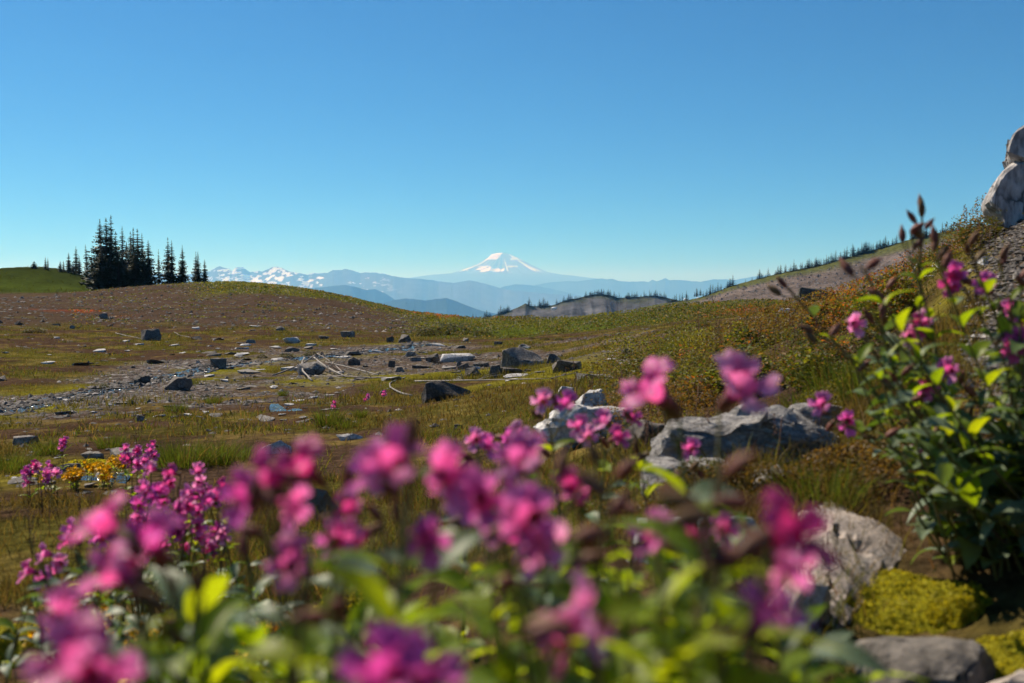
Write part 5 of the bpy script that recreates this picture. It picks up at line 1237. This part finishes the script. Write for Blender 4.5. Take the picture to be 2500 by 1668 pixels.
def petal_throat(m):
    # crimson tube and throat, veined lobes; their paler rims paint in sun highlights
    nt = m.node_tree; L = nt.links
    tc = N(nt, 'ShaderNodeTexCoord'); sx = N(nt, 'ShaderNodeSeparateXYZ'); L.new(tc.outputs['Object'], sx.inputs[0])
    cb = N(nt, 'ShaderNodeCombineXYZ'); L.new(sx.outputs[0], cb.inputs[0]); L.new(sx.outputs[1], cb.inputs[1])
    ln = N(nt, 'ShaderNodeVectorMath', operation='LENGTH'); L.new(cb.outputs[0], ln.inputs[0])
    mr = N(nt, 'ShaderNodeMapRange'); mr.inputs['From Min'].default_value = 0.004; mr.inputs['From Max'].default_value = 0.026; L.new(ln.outputs['Value'], mr.inputs['Value'])
    rp = ramp(nt, [(0.0, (0.8, 0.5, 0.6)), (0.3, (0.98, 0.9, 0.92)), (0.55, (1.08, 1.3, 1.15)), (1.0, (1.12, 2.0, 1.4))]); L.new(mr.outputs[0], rp.inputs[0])
    an = N(nt, 'ShaderNodeMath', operation='ARCTAN2'); L.new(sx.outputs[1], an.inputs[0]); L.new(sx.outputs[0], an.inputs[1])
    wv = N(nt, 'ShaderNodeMath', operation='MULTIPLY'); wv.inputs[1].default_value = 38.0; L.new(an.outputs[0], wv.inputs[0])
    sn = N(nt, 'ShaderNodeMath', operation='SINE'); L.new(wv.outputs[0], sn.inputs[0])
    rv = ramp(nt, [(0.0, (0.86, 0.72, 0.8)), (0.5, (1, 1, 1))]); L.new(sn.outputs[0], rv.inputs[0])
    for node in [n for n in nt.nodes if n.type in ('BSDF_PRINCIPLED', 'BSDF_TRANSLUCENT')]:
        s = node.inputs[0]; src = s.links[0].from_socket; L.remove(s.links[0]); c = mul(nt, src, rp.outputs[0]); c = mul(nt, c, rv.outputs[0]); L.new(c, s)
petal_throat(M['petal'])

def leaf_mesh(seed, wide=0.36, fold=0.25, droop=0.35):
    r = random.Random(seed); V = []; rows = 7
    for i in range(rows):
        t = i / (rows - 1); w = wide * 0.5 * (math.sin(math.pi * (t ** 0.75)) ** 0.85) + (0.02 if i == 0 else 0)
        y = t * (1 - 0.08 * t); z = 0.12 * math.sin(t * 2.2) - droop * t * t
        for c, f in ((-1, 1), (-0.5, 0.42), (0, 0), (0.5, 0.42), (1, 1)):
            V.append((c * w + 0.02 * math.sin(3 * t + seed), y, z + fold * w * f + 0.012 * math.sin(9 * t + c * 2 + seed)))
    return np_mesh('leaf', V, grid_faces(rows, 5), [M['leaf']], True)
LEAF = [leaf_mesh(i, w, f, d) for i, (w, f, d) in enumerate([(0.40, 0.3, 0.25), (0.46, 0.2, 0.45), (0.34, 0.5, 0.15), (0.42, 0.35, 0.6)])]
LEAF_G = []
for m_ in LEAF:
    c_ = m_.copy(); c_.materials.clear(); c_.materials.append(M['leaf_grey']); LEAF_G.append(c_)

def corolla_mesh(seed, mat):
    """two-lipped tubular flower: origin at the pedicel, facing +Z, size in metres"""
    r = random.Random(seed); V = []; Fc = []; sides = 10
    rings = [(0.012, 0.0034), (0.022, 0.0052), (0.032, 0.0085), (0.042, 0.0110)]
    for z, rad in rings:
        for k in range(sides):
            a = 6.2832 * k / sides; V.append((math.cos(a) * rad, math.sin(a) * rad, z))
    Fc += [tuple(x) for x in grid_faces(len(rings), sides, True)]
    # lobes: angle, length, width, how far bent back
    for a, L, Wd, bk in ((math.radians(66), 0.017, 0.015, 0.5), (math.radians(114), 0.017, 0.015, 0.5), (math.radians(198), 0.015, 0.013, -0.2), (math.radians(270), 0.021, 0.015, -0.35), (math.radians(342), 0.015, 0.013, -0.2)):
        L *= r.uniform(0.88, 1.15); bk += r.uniform(-0.5, 0.5); Wd *= r.uniform(0.8, 1.15)
        d = Vector((math.cos(a), math.sin(a), 0)); s = Vector((-d.y, d.x, 0)); b0 = len(V); rows, cols = 5, 5
        for i in range(rows):
            t = i / (rows - 1); w = Wd * 0.5 * (0.62 + 0.75 * math.sin(t * 2.2)) * (1 if i < rows - 1 else 0.72)
            out_ = 0.0092 + L * math.sin(min(1.45, 0.35 + t * 1.2)) * t; zz = 0.041 + 0.008 * math.sin(t * 1.6) - bk * L * t * t * 0.55
            for j in range(cols):
                c = j / 2.0 - 1; notch = (0.0028 * (1 - abs(c)) if i == rows - 1 else 0)
                p = d * (out_ - notch) + s * (c * w) + Vector((0, 0, zz + 0.0034 * math.sin(c * 4 + i * 1.7 + seed) - 0.002 * c * c)); V.append(p[:])
        Fc += [tuple(int(q) + b0 for q in x) for x in grid_faces(rows, cols)]
    return np_mesh('blossom', V, Fc, [M[mat]], True)
PINK = [corolla_mesh(i, 'petal') for i in range(7)]
YEL = [corolla_mesh(10 + i, 'petal_yellow') for i in range(2)]

def calyx_mesh(mat, L=0.027, rad=0.0052, closed=False):
    V = []; sides = 10; prof = [(0.0, 0.0018), (0.004, 0.0042), (0.012, rad), (0.020, rad * 0.95), (L, rad * (0.35 if closed else 0.85))]
    for i, (z, q) in enumerate(prof):
        for k in range(sides):
            a = 6.2832 * k / sides; e = q * (1.14 if k % 2 else 0.9); zz = z + (0.0035 if (i == 4 and k % 2) else 0); V.append((math.cos(a) * e, math.sin(a) * e, zz))
    Fc = [tuple(x) for x in grid_faces(5, sides, True)]
    if closed:
        b = len(V); V.append((0.0005, 0, L + 0.010)); base = 4 * sides
        tri = [(base + k, base + (k + 1) % sides, b) for k in range(sides)]
        me = bpy.data.meshes.new('capsule'); me.from_pydata(V, [], [list(map(int, f)) for f in Fc] + [list(t) for t in tri]); me.materials.append(M[mat])
        for p in me.polygons: p.use_smooth = True
        me.update(); return me
    return np_mesh('calyx', V, Fc, [M[mat]], True)
CAL = calyx_mesh('calyx'); CAL_G = calyx_mesh('calyx_green'); CAPS = calyx_mesh('calyx', 0.026, 0.0058, True); CAL_Y = calyx_mesh('calyx_green', 0.018, 0.005)

def quat(dirv, roll):
    return dirv.normalized().to_track_quat('Z', 'Y') @ Quaternion((0, 0, 1), roll)

def plant(top, base, blossoms, capsules, label, group, seed, leaf_len=0.07, leaf_from=0.12, gap=0.05, grey=False, sr=0.0022, name='monkeyflower_plant', yellow=False, leaf_up=0.5, pale=0.0):
    """top, base: points; blossoms: (petal centre, facing, scale); capsules: (tip, facing, scale)"""
    r = random.Random(seed); e = empty(name, base); tag(e, label, 'flower', group)
    T = top - base; L = T.length
    side = Vector((r.uniform(-1, 1), r.uniform(-1, 1), 0)) * L * 0.06
    def at(t): return T * t + side * math.sin(math.pi * t) + Vector((0, 0, 0))
    parts = [([at(i / 6) for i in range(7)], [sr * (1.25 - 0.6 * i / 6) for i in range(7)])]
    parts[0][0][0] = parts[0][0][0] - Vector((0, 0, 0.02))
    objs = []
    for k, (c, f, s) in enumerate(blossoms):
        f = f.normalized(); o0 = c - f * 0.040 * s - base
        a = at(max(0.3, 0.94 - 0.05 * k)); mid = a.lerp(o0, 0.55) + Vector((0, 0, 0.008))
        parts.append(([a, mid, o0], [sr * 0.6, sr * 0.5, sr * 0.55]))
        objs.append(('blossom', (YEL if yellow else PINK)[r.randrange(2 if yellow else 7)], o0, f, s, CAL_Y if yellow else (CAL if r.random() < 0.75 else CAL_G)))
    for k, (c, f, s) in enumerate(capsules):
        f = f.normalized(); o0 = c - f * 0.026 * s - base
        a = at(max(0.3, 0.96 - 0.06 * k)); mid = a.lerp(o0, 0.5) + Vector((0, 0, -0.004))
        parts.append(([a, mid, o0], [sr * 0.6, sr * 0.5, sr * 0.55])); objs.append(('seed_capsule', CAPS, o0, f, s, None))
    V = []; Fc = []
    for ps, rs in parts:
        b0 = len(V); n = len(ps)
        for i, p in enumerate(ps):
            t = (ps[min(n - 1, i + 1)] - ps[max(0, i - 1)]).normalized(); a = t.cross(Vector((0.31, 0.9, 0.2))).normalized(); bb = t.cross(a)
            for k in range(5): V.append((p + (a * math.cos(k * 1.2566) + bb * math.sin(k * 1.2566)) * rs[i])[:])
        Fc.append(grid_faces(n, 5, True) + b0)
    o = bpy.data.objects.new('stem', np_mesh('stem', V, np.concatenate(Fc), [M['stem']], True)); link(o, e)
    for nm, me, p, f, s, cal in objs:
        o = bpy.data.objects.new(nm, me); o.location = p; o.rotation_mode = 'QUATERNION'
        o.rotation_quaternion = quat(f, r.uniform(-0.5, 0.5)); o.scale = (s, s, s); link(o, e)
        if cal is not None:
            c = bpy.data.objects.new('calyx', cal); link(c, o)
    n = max(1, int(L * (0.97 - leaf_from) / gap)); az = r.random() * 3.14
    for i in range(n):
        t = leaf_from + (0.95 - leaf_from) * (i + 0.4 * r.random()) / n; p = at(t); az += 1.57 + r.uniform(-0.4, 0.4)
        ll = leaf_len * (0.6 + 0.5 * math.sin(math.pi * (0.15 + 0.8 * t))) * r.uniform(0.75, 1.2)
        for sgn in (0, math.pi):
            if r.random() < 0.1: continue
            a = az + sgn + r.uniform(-0.25, 0.25); el = leaf_up + r.uniform(-0.45, 0.35)
            d = Vector((math.cos(a) * math.cos(el), math.sin(a) * math.cos(el), math.sin(el)))
            q = d.to_track_quat('Y', 'Z') @ Quaternion((0, 1, 0), r.uniform(-0.5, 0.5))
            lf = bpy.data.objects.new('leaf', (LEAF_G if (grey and r.random() < 0.85) or (not grey and r.random() < 0.22) else LEAF)[r.randrange(4)])
            lf.location = p; lf.rotation_mode = 'QUATERNION'; lf.rotation_quaternion = q; lf.scale = (ll * r.uniform(0.85, 1.15), ll, ll); link(lf, e)
    return e

def bank_foot(r):
    return on_ground(r.uniform(2170, 2480) * Dk, r.uniform(1130, 1330) * Dk)
def below(p, r, spread=0.05):
    x = p.x + r.uniform(-spread, spread); y = p.y + r.uniform(-spread * 0.3, spread); return Vector((x, y, min(gz(x, y), p.z - 0.1)))

Dk = 2500 / 2350.0           # the lists below were read off a 2350 pixel wide view
R4 = random.Random(44)
GF = 'pink monkeyflowers of the front clump'
# front clump: petal centres (column, row, distance, facing x, y, z, scale)
FRONT = [
 ([(1490, 885, 0.98, -0.6, -0.35, 0.65, 1.55)], [(1555, 935, 0.98, 0.7, -0.2, -0.5, 1.4)], (1560, 1010), 'tallest pink blossom with a notched upper lip before the white slab'),
 ([(1705, 880, 0.98, 0.25, -0.75, 0.55, 1.6)], [], (1650, 1020), 'upright pink blossom seen before the driftwood stump'),
 ([(690, 1062, 0.70, -0.45, -0.6, 0.65, 0.95)], [(800, 1070, 0.7, 0.1, 0.0, 1.0, 1.1)], (760, 1130), 'pink blossom next to a tan bud in the front clump'),
 ([(900, 1055, 0.62, -0.3, -0.85, 0.35, 1.05), (852, 1075, 0.66, -0.7, -0.4, 0.3, 0.9)], [(948, 965, 0.60, 0.1, -0.1, 1.0, 1.1)], (950, 1090), 'paired pink blossoms under a tall tan bud'),
 ([(1025, 1085, 0.66, 0.5, -0.7, 0.2, 1.0)], [], (1000, 1140), 'pink blossom turned towards the bank beside the paired blossoms'),
 ([(1190, 1045, 0.74, -0.2, -0.8, 0.6, 1.0)], [(1295, 1040, 0.72, 0.2, 0.2, 0.9, 1.2), (1355, 1020, 0.75, -0.3, 0.1, 0.8, 1.1)], (1260, 1110), 'pink blossom with two pinkish-brown capsules beside it'),
 ([(1215, 1190, 0.62, -0.25, -0.95, 0.1, 1.0), (1240, 1250, 0.62, 0.3, -0.8, -0.5, 0.9)], [], (1255, 1150), 'stacked pink blossoms in the middle of the clump'),
 ([(1108, 1150, 0.66, 0.2, -0.9, -0.1, 0.9)], [(1120, 1230, 0.62, -0.8, -0.2, -0.3, 1.2)], (1150, 1180), 'red-pink blossom with a drooping brown tube'),
 ([(1312, 1112, 0.92, 0.2, -0.8, 0.5, 0.85)], [], (1340, 1160), 'small pink blossom with a white glint'),
 ([(1500, 1228, 0.70, -0.6, -0.5, 0.5, 0.95)], [(1440, 1260, 0.7, -0.6, -0.3, 0.2, 1.0)], (1560, 1260), 'pink blossom before the white rock'),
 ([(1815, 1215, 0.52, 0.55, -0.6, 0.5, 1.05), (1810, 1300, 0.55, 0.3, -0.6, -0.6, 0.8)], [(1640, 1290, 0.52, -0.7, -0.3, -0.1, 1.5), (1700, 1265, 0.5, -0.5, -0.3, -0.2, 1.4)], (1750, 1330), 'large pink blossom with thick brown tubes before the brown rock'),
 ([(1340, 1415, 0.52, 0.85, -0.3, 0.25, 1.0)], [(1230, 1450, 0.5, -0.9, -0.1, -0.1, 1.2)], (1270, 1470), 'pink tube flower lying sideways low in the clump'),
 ([(160, 1510, 0.46, -0.35, -0.6, 0.7, 1.0), (225, 1550, 0.46, 0.6, -0.5, 0.2, 0.9)], [], (200, 1600), 'big purple-pink blossoms over the flat moss bed'),
 ([(880, 1545, 0.42, -0.3, -0.8, 0.5, 1.0), (960, 1555, 0.44, 0.5, -0.6, 0.4, 0.95)], [(960, 1440, 0.45, 0.4, 0.0, 0.6, 0.9)], (930, 1590), 'lowest magenta blossoms at the very foot of the clump'),
 ([(560, 1140, 0.66, -0.6, -0.6, 0.0, 1.0)], [(620, 1150, 0.64, 0.5, -0.4, -0.2, 1.5), (590, 1110, 0.62, 0.2, -0.2, 0.8, 1.2)], (640, 1180), 'dark red blossom with fat brown calyxes'),
 ([(235, 1195, 0.66, -0.6, -0.3, 0.7, 0.95)], [(320, 1270, 0.64, 0.6, -0.3, -0.5, 1.4)], (330, 1290), 'purple blossom with a long brown tube'),
 ([(345, 1225, 0.66, -0.1, -0.4, 0.8, 0.95)], [(400, 1290, 0.66, 0.5, -0.3, -0.2, 1.2)], (400, 1320), 'upright purple-pink blossom beside the long brown tube'),
 ([(245, 1310, 0.62, -0.7, -0.4, 0.5, 0.95)], [(330, 1380, 0.62, 0.6, -0.2, -0.6, 1.1)], (330, 1420), 'purple blossom hanging over the shaded leaves'),
 ([(668, 1290, 0.66, -0.2, -0.6, 0.4, 0.95)], [(700, 1300, 0.66, 0.7, -0.3, 0.1, 1.1), (555, 1210, 0.72, -0.6, 0.1, 0.2, 1.2)], (700, 1340), 'shadowed pink blossom with a pale throat'),
 ([(770, 1238, 0.85, 0.1, -0.9, 0.3, 0.85), (800, 1165, 0.85, -0.3, -0.8, 0.4, 0.8)], [], (790, 1290), 'two small pink blossoms among dark calyxes'),
 ([(1150, 1190, 0.75, -0.4, -0.8, 0.2, 0.9), (1060, 1150, 0.8, -0.2, -0.9, 0.3, 0.85)], [], (1130, 1250), 'half-hidden pink blossoms behind the stacked blossoms'),
 ([(1590, 1230, 0.9, 0.4, -0.7, 0.3, 0.8), (1660, 1215, 0.95, 0.2, -0.8, 0.2, 0.75)], [], (1620, 1280), 'faint purple blossoms before the white rock'),
]
for i, (bl, ca, (tx, ty), lab) in enumerate(FRONT):
    d0 = bl[0][2]
    B = [(P(x * Dk, y * Dk, d), Vector((a, b, c)), s * 0.84) for x, y, d, a, b, c, s in bl]
    C = [(P(x * Dk, y * Dk, d), Vector((a, b, c)), s * 0.62) for x, y, d, a, b, c, s in ca]
    for k in range(0 if i < 2 or i % 3 == 0 else 1):
        q = B[0][0] + Vector((R4.uniform(-0.035, 0.035), R4.uniform(-0.03, 0.05), -R4.uniform(0.0, 0.045))); B.append((q, Vector((R4.uniform(-1, 1), R4.uniform(-0.8, 0.1), R4.uniform(-0.3, 0.6))), R4.uniform(0.6, 0.78)))
    top = P(tx * Dk, ty * Dk, d0 + 0.02); base = below(top, R4, 0.06); base.z = min(gz(base.x, base.y), top.z - 0.08)
    plant(top, base, B, C, lab, GF, 600 + i, leaf_len=0.085 if i < 2 else 0.062, leaf_from=0.1, gap=0.055, sr=0.0034 if i < 2 else 0.0024)
# leafy stems that fill the front clump
def front_top(x):
    return float(np.interp(x, [100, 300, 500, 700, 900, 1100, 1300, 1500, 1650, 1750, 1950], [1500, 1330, 1250, 1240, 1180, 1200, 1140, 1160, 1080, 1200, 1480]))
for i in range(58):
    x = R4.uniform(280, 1930); y = front_top(x) + abs(R4.gauss(20, 130)); d = R4.uniform(0.52, 1.15)
    if x < 500: d = R4.uniform(0.6, 1.0)
    top = P(x * Dk, y * Dk, d); base = below(top, R4, 0.08)
    if top.z - base.z < 0.12: continue
    nb = R4.choice([0, 0, 1, 2]); C = []
    for k in range(nb):
        f = Vector((R4.uniform(-1, 1), R4.uniform(-0.7, 0.3), R4.uniform(-0.1, 0.9))); C.append((top + f.normalized() * R4.uniform(0.03, 0.05) + Vector((0, 0, 0.01)), f, R4.uniform(0.65, 0.9)))
    lab = ['leafy monkeyflower stem without blossoms inside the front clump', 'leafy monkeyflower stem with one brown capsule inside the front clump', 'leafy monkeyflower stem with two brown capsules inside the front clump'][nb]
    plant(top, base, [], C, lab, 'leafy stems of the front clump', 700 + i, leaf_len=R4.uniform(0.06, 0.09), leaf_from=0.05, gap=0.042, leaf_up=R4.uniform(0.3, 0.8))

# the leafy plants behind the clump on the bank, about two metres off
MID = [([(1245, 918), (1300, 922)], 'small magenta monkeyflower reaching above the white slab'), ([(1385, 962), (1330, 975)], 'magenta monkeyflower in front of the white slab'), ([(1450, 958)], 'single magenta monkeyflower before the ribbed rock'),
       ([(1090, 1008), (1120, 1022)], 'small magenta monkeyflower beside the brown grass'), ([(1190, 990), (1165, 1005)], 'small magenta monkeyflower at the edge of the white slab'), ([(1585, 1028)], 'lone red-pink bud before the rock spine'), ([(1420, 1000), (1350, 1000)], 'double magenta monkeyflower under the white slab')]
for i, (bl, lab) in enumerate(MID):
    d = 1.75 + 0.1 * (i % 3)
    B = [(P(x * Dk, y * Dk, d), Vector((R4.uniform(-0.8, 0.8), -0.7, R4.uniform(0, 0.6))), 0.85) for x, y in bl]
    top = B[0][0] + Vector((0.01, 0.01, -0.035)); base = below(top, R4, 0.06)
    C = [(top + Vector((R4.uniform(-0.04, 0.04), -0.01, R4.uniform(-0.01, 0.05))), Vector((R4.uniform(-1, 1), -0.3, 0.6)), 0.9) for k in range(2)]
    plant(top, base, B, C, lab, 'magenta monkeyflowers before the white slab', 800 + i, leaf_len=0.06, leaf_from=0.1, gap=0.055, sr=0.0026)

# dense cluster in front of the sedge, about two and a half metres off
LEFT = [(345, 1075), (392, 1085), (455, 1080), (458, 1108), (388, 1110), (410, 1170), (452, 1175), (450, 1140), (318, 1158), (512, 1115), (372, 1145), (430, 1130), (350, 1190), (480, 1150), (395, 1200), (330, 1120)]
for i, (x, y) in enumerate(LEFT):
    d = 2.3 + 0.25 * R4.random(); c = P(x * Dk, y * Dk, d); top = c + Vector((0.012, 0.012, -0.035)); base = below(top, R4, 0.10)
    B = [(c, Vector((R4.uniform(-0.8, 0.6), -0.8, R4.uniform(0.0, 0.6))), 0.85)]
    for k in range(R4.choice([2, 2, 3])):
        B.append((c + Vector((R4.uniform(-0.05, 0.05), R4.uniform(-0.03, 0.03), -R4.uniform(0.02, 0.10))), Vector((R4.uniform(-0.9, 0.9), -0.7, R4.uniform(-0.1, 0.5))), R4.uniform(0.7, 0.9)))
    plant(top, base, B, [], f'magenta monkeyflower with {["", "", "", "three", "four"][len(B)]} blossoms in the cluster before the sedge', 'monkeyflower cluster before the sedge', 830 + i, leaf_len=0.05, leaf_from=0.15, gap=0.06, grey=(i % 2 == 0), sr=0.0026)
for i, (x, y) in enumerate([(160, 1212), (195, 1215), (225, 1225), (100, 1270), (122, 1308), (60, 1310), (150, 1240), (260, 1290)]):
    c = P(x * Dk, y * Dk, 2.05 + 0.1 * R4.random()); top = c + Vector((0.015, 0.01, -0.03)); base = below(top, R4, 0.08)
    B = [(c, Vector((-0.7, -0.6, 0.3)), 0.9)] + ([(c + Vector((0.035, 0.0, -0.02)), Vector((0.2, -0.8, 0.4)), 0.8)] if i % 2 else [])
    plant(top, base, B, [], ('purple monkeyflower with two blossoms' if i % 2 else 'purple monkeyflower with one blossom') + ' over the shaded grass below the spring', 'purple monkeyflowers below the spring', 860 + i, leaf_len=0.048, leaf_from=0.1, gap=0.055, grey=True)
R5 = random.Random(5)
for i in range(40):
    x = R5.uniform(60, 640); y = R5.uniform(1230, 1420); c = P(x * Dk, y * Dk, R5.uniform(1.3, 2.2)); base = below(c, R4, 0.06)
    if c.z - base.z < 0.1: continue
    plant(c, base, [], [], 'leafy stem in the shade beneath the purple monkeyflowers', 'leafy shaded stems', 2880 + i, leaf_len=0.055, leaf_from=0.05, gap=0.055, grey=True)
for i, (x, y, d) in enumerate([(85, 1078, 4.6), (118, 1098, 4.5), (108, 1076, 4.7), (70, 1095, 4.4), (140, 1018, 5.5), (300, 1042, 4.4), (318, 1060, 4.2), (330, 1045, 4.4), (285, 1050, 4.5), (350, 1035, 4.6), (845, 975, 11.0), (770, 985, 10.0), (880, 955, 12)]):
    c = P(x * Dk, y * Dk, d); base = on_ground(x * Dk, (y + 45 * 2.3 / d * 2) * Dk); base = Vector((c.x, c.y, gz(c.x, c.y)))
    if c.z - base.z < 0.05: c.z = base.z + 0.15
    B = [(c + Vector((R4.uniform(-0.03, 0.03), 0, R4.uniform(-0.03, 0.03))), Vector((R4.uniform(-0.7, 0.7), -0.8, 0.3)), 1.0) for k in range(3)]
    where = 'by the spring stones' if i < 5 else ('over the mossy spring stone' if i < 10 else 'far out in the meadow grass')
    plant(c, base, B, [], f'small distant magenta monkeyflower {where}', 'small monkeyflowers ' + where, 900 + i, leaf_len=0.05, leaf_from=0.2, gap=0.07)

# the tall leafy plants on the bank
RIGHT = [([(2190, 625), (2185, 650)], []), ([(2260, 650)], []), ([(2318, 712), (2345, 725)], []), ([(2105, 745), (2090, 770), (2125, 735)], []), ([(2322, 800), (2335, 780)], []), ([(2178, 848)], []), ([(1962, 742)], []), ([(1885, 925)], []), ([(1945, 968)], []), ([(2115, 1015)], []), ([(2125, 890)], [])]
GR = 'leafy monkeyflowers on the bank beside the moss'
RL = ['two pink blossoms high against the bare soil', 'one purple blossom high against the bare soil', 'paired purple blossoms at the outer edge', 'three magenta blossoms halfway up', 'two magenta blossoms above glossy leaves', 'one pale pink blossom amid the leaves', 'a half-open pink tube reaching over the heath', 'a low magenta blossom before the rock spine', 'a purple drooping blossom before the rock spine', 'a single low blossom amid grey leaves', 'a dark purple fading blossom']
for i, (bl, _) in enumerate(RIGHT):
    base = bank_foot(R4); d = base.y - R4.uniform(0.0, 0.2)
    B = [(P(x * Dk, y * Dk, d), Vector((R4.uniform(-0.9, 0.3), -0.7, R4.uniform(-0.1, 0.5))), 0.95) for x, y in bl]
    top = B[0][0] + Vector((0.03, 0.02, -0.03))
    C = [(top + Vector((R4.uniform(-0.05, 0.05), R4.uniform(-0.03, 0.03), R4.uniform(-0.02, 0.05))), Vector((R4.uniform(-1, 1), -0.2, R4.uniform(0, 0.8))), R4.uniform(0.9, 1.2)) for k in range(2)]
    plant(top, base, B, C, 'leafy monkeyflower on the bank with ' + RL[i], GR, 920 + i, leaf_len=0.07, leaf_from=0.15, gap=0.05, grey=True, sr=0.003)
SEEDY = [(2112, 490, 5, 'tallest seeding monkeyflower stem rising against the sky'), (2080, 520, 4, 'seeding stem with forked capsules beside the tallest one'), (1975, 575, 2, 'thin seeding stem with a single dark tip over the heath'), (2035, 640, 3, 'seeding stem leaning towards the huckleberry'), (2230, 545, 3, 'seeding stem beside the wiry stalks'), (2290, 560, 2, 'seeding stem below the tall pale rock'),
         (1890, 735, 3, 'seeding stem bent over the olive shrub'), (2150, 560, 4, 'seeding stem before the white pointed rock'), (2010, 690, 3, 'drooping seeding stem above the arching grass'), (2345, 600, 2, 'seeding stem near the stony soil'), (2060, 840, 3, 'short seeding stem in the middle of the bank plants'), (1810, 625, 2, 'arched seeding stem before the scree slope')]
for i, (x, y, n, lab) in enumerate(SEEDY):
    base = bank_foot(R4); d = base.y - R4.uniform(0.1, 0.35); top = P(x * Dk, (y + 35) * Dk, d)
    C = []
    for k in range(n):
        f = Vector((R4.uniform(-0.8, 0.8), R4.uniform(-0.4, 0.3), R4.uniform(0.1, 1.0))); C.append((top + f.normalized() * 0.035 + Vector((R4.uniform(-0.012, 0.012), 0, 0.012 * k - 0.02)), f, R4.uniform(0.9, 1.15)))
    plant(top, base, [], C, lab, 'seeding monkeyflower stems on the bank', 950 + i, leaf_len=0.055, leaf_from=0.2, gap=0.065, grey=False, sr=0.0024, leaf_up=0.9)
for i in range(58):
    base = bank_foot(R4); d = base.y - R4.uniform(-0.05, 0.25); y = R4.uniform(690, 1180); x = R4.uniform(1960 + max(0, y - 950) * 0.5, 2420) if i < 42 else R4.uniform(2280, 2560)
    if i >= 42: base = on_ground(R4.uniform(2330, 2600) * Dk, R4.uniform(1100, 1330) * Dk); d = base.y - 0.1
    top = P(x * Dk, y * Dk, d)
    if top.z - base.z < 0.10: continue
    nb = R4.choice([0, 0, 1]); C = [(top + Vector((0, -0.01, 0.035)), Vector((R4.uniform(-1, 1), -0.2, 0.6)), 1.0)] * nb
    plant(top, base, [], C, 'leafy grey-green stem ' + ('with a brown capsule' if nb else 'without flowers') + ' in the bank plants beside the moss', 'leafy stems of the bank plants', 980 + i, leaf_len=R4.uniform(0.065, 0.095), leaf_from=0.05, gap=0.055, grey=True, sr=0.003, leaf_up=R4.uniform(0.0, 0.7))

# yellow monkeyflowers
def yellow(x, y, lab, grp, seed, n=2):
    g = on_ground(x * Dk, (y + 14) * Dk); r = random.Random(seed); h = r.uniform(0.05, 0.10)
    top = g + Vector((0, 0, h)); B = [(top + Vector((r.uniform(-0.03, 0.03), r.uniform(-0.03, 0.01), r.uniform(0, 0.025))), Vector((r.uniform(-0.8, 0.8), -0.7, r.uniform(0.1, 0.7))), r.uniform(0.62, 0.8)) for k in range(n)]
    plant(top, g, B, [], lab, grp, seed, leaf_len=0.03, leaf_from=0.1, gap=0.025, sr=0.0016, name='yellow_monkeyflower', yellow=True)
for i, (x, y) in enumerate([(355, 1555), (375, 1560), (400, 1565), (428, 1560), (540, 1562), (600, 1550), (625, 1555), (235, 1480), (320, 1495), (325, 1530), (245, 1530), (100, 1505), (200, 1490), (280, 1530), (645, 1545), (180, 1470)]):
    yellow(x, y, 'yellow monkeyflower low over the moss under the front clump', 'yellow monkeyflowers under the front clump', 1100 + i, R4.choice([2, 3]))
for i in range(30):
    x, y = R4.choice([(R4.uniform(195, 260), R4.uniform(1085, 1110)), (R4.uniform(250, 300), R4.uniform(1068, 1085)), (R4.uniform(80, 110), R4.uniform(1105, 1120)), (R4.uniform(160, 180), R4.uniform(1105, 1115)), (R4.uniform(225, 260), R4.uniform(1105, 1112))])
    yellow(x, y, 'small yellow monkeyflower beside the mossy spring', 'yellow monkeyflowers at the spring', 1130 + i, R4.choice([3, 4]))
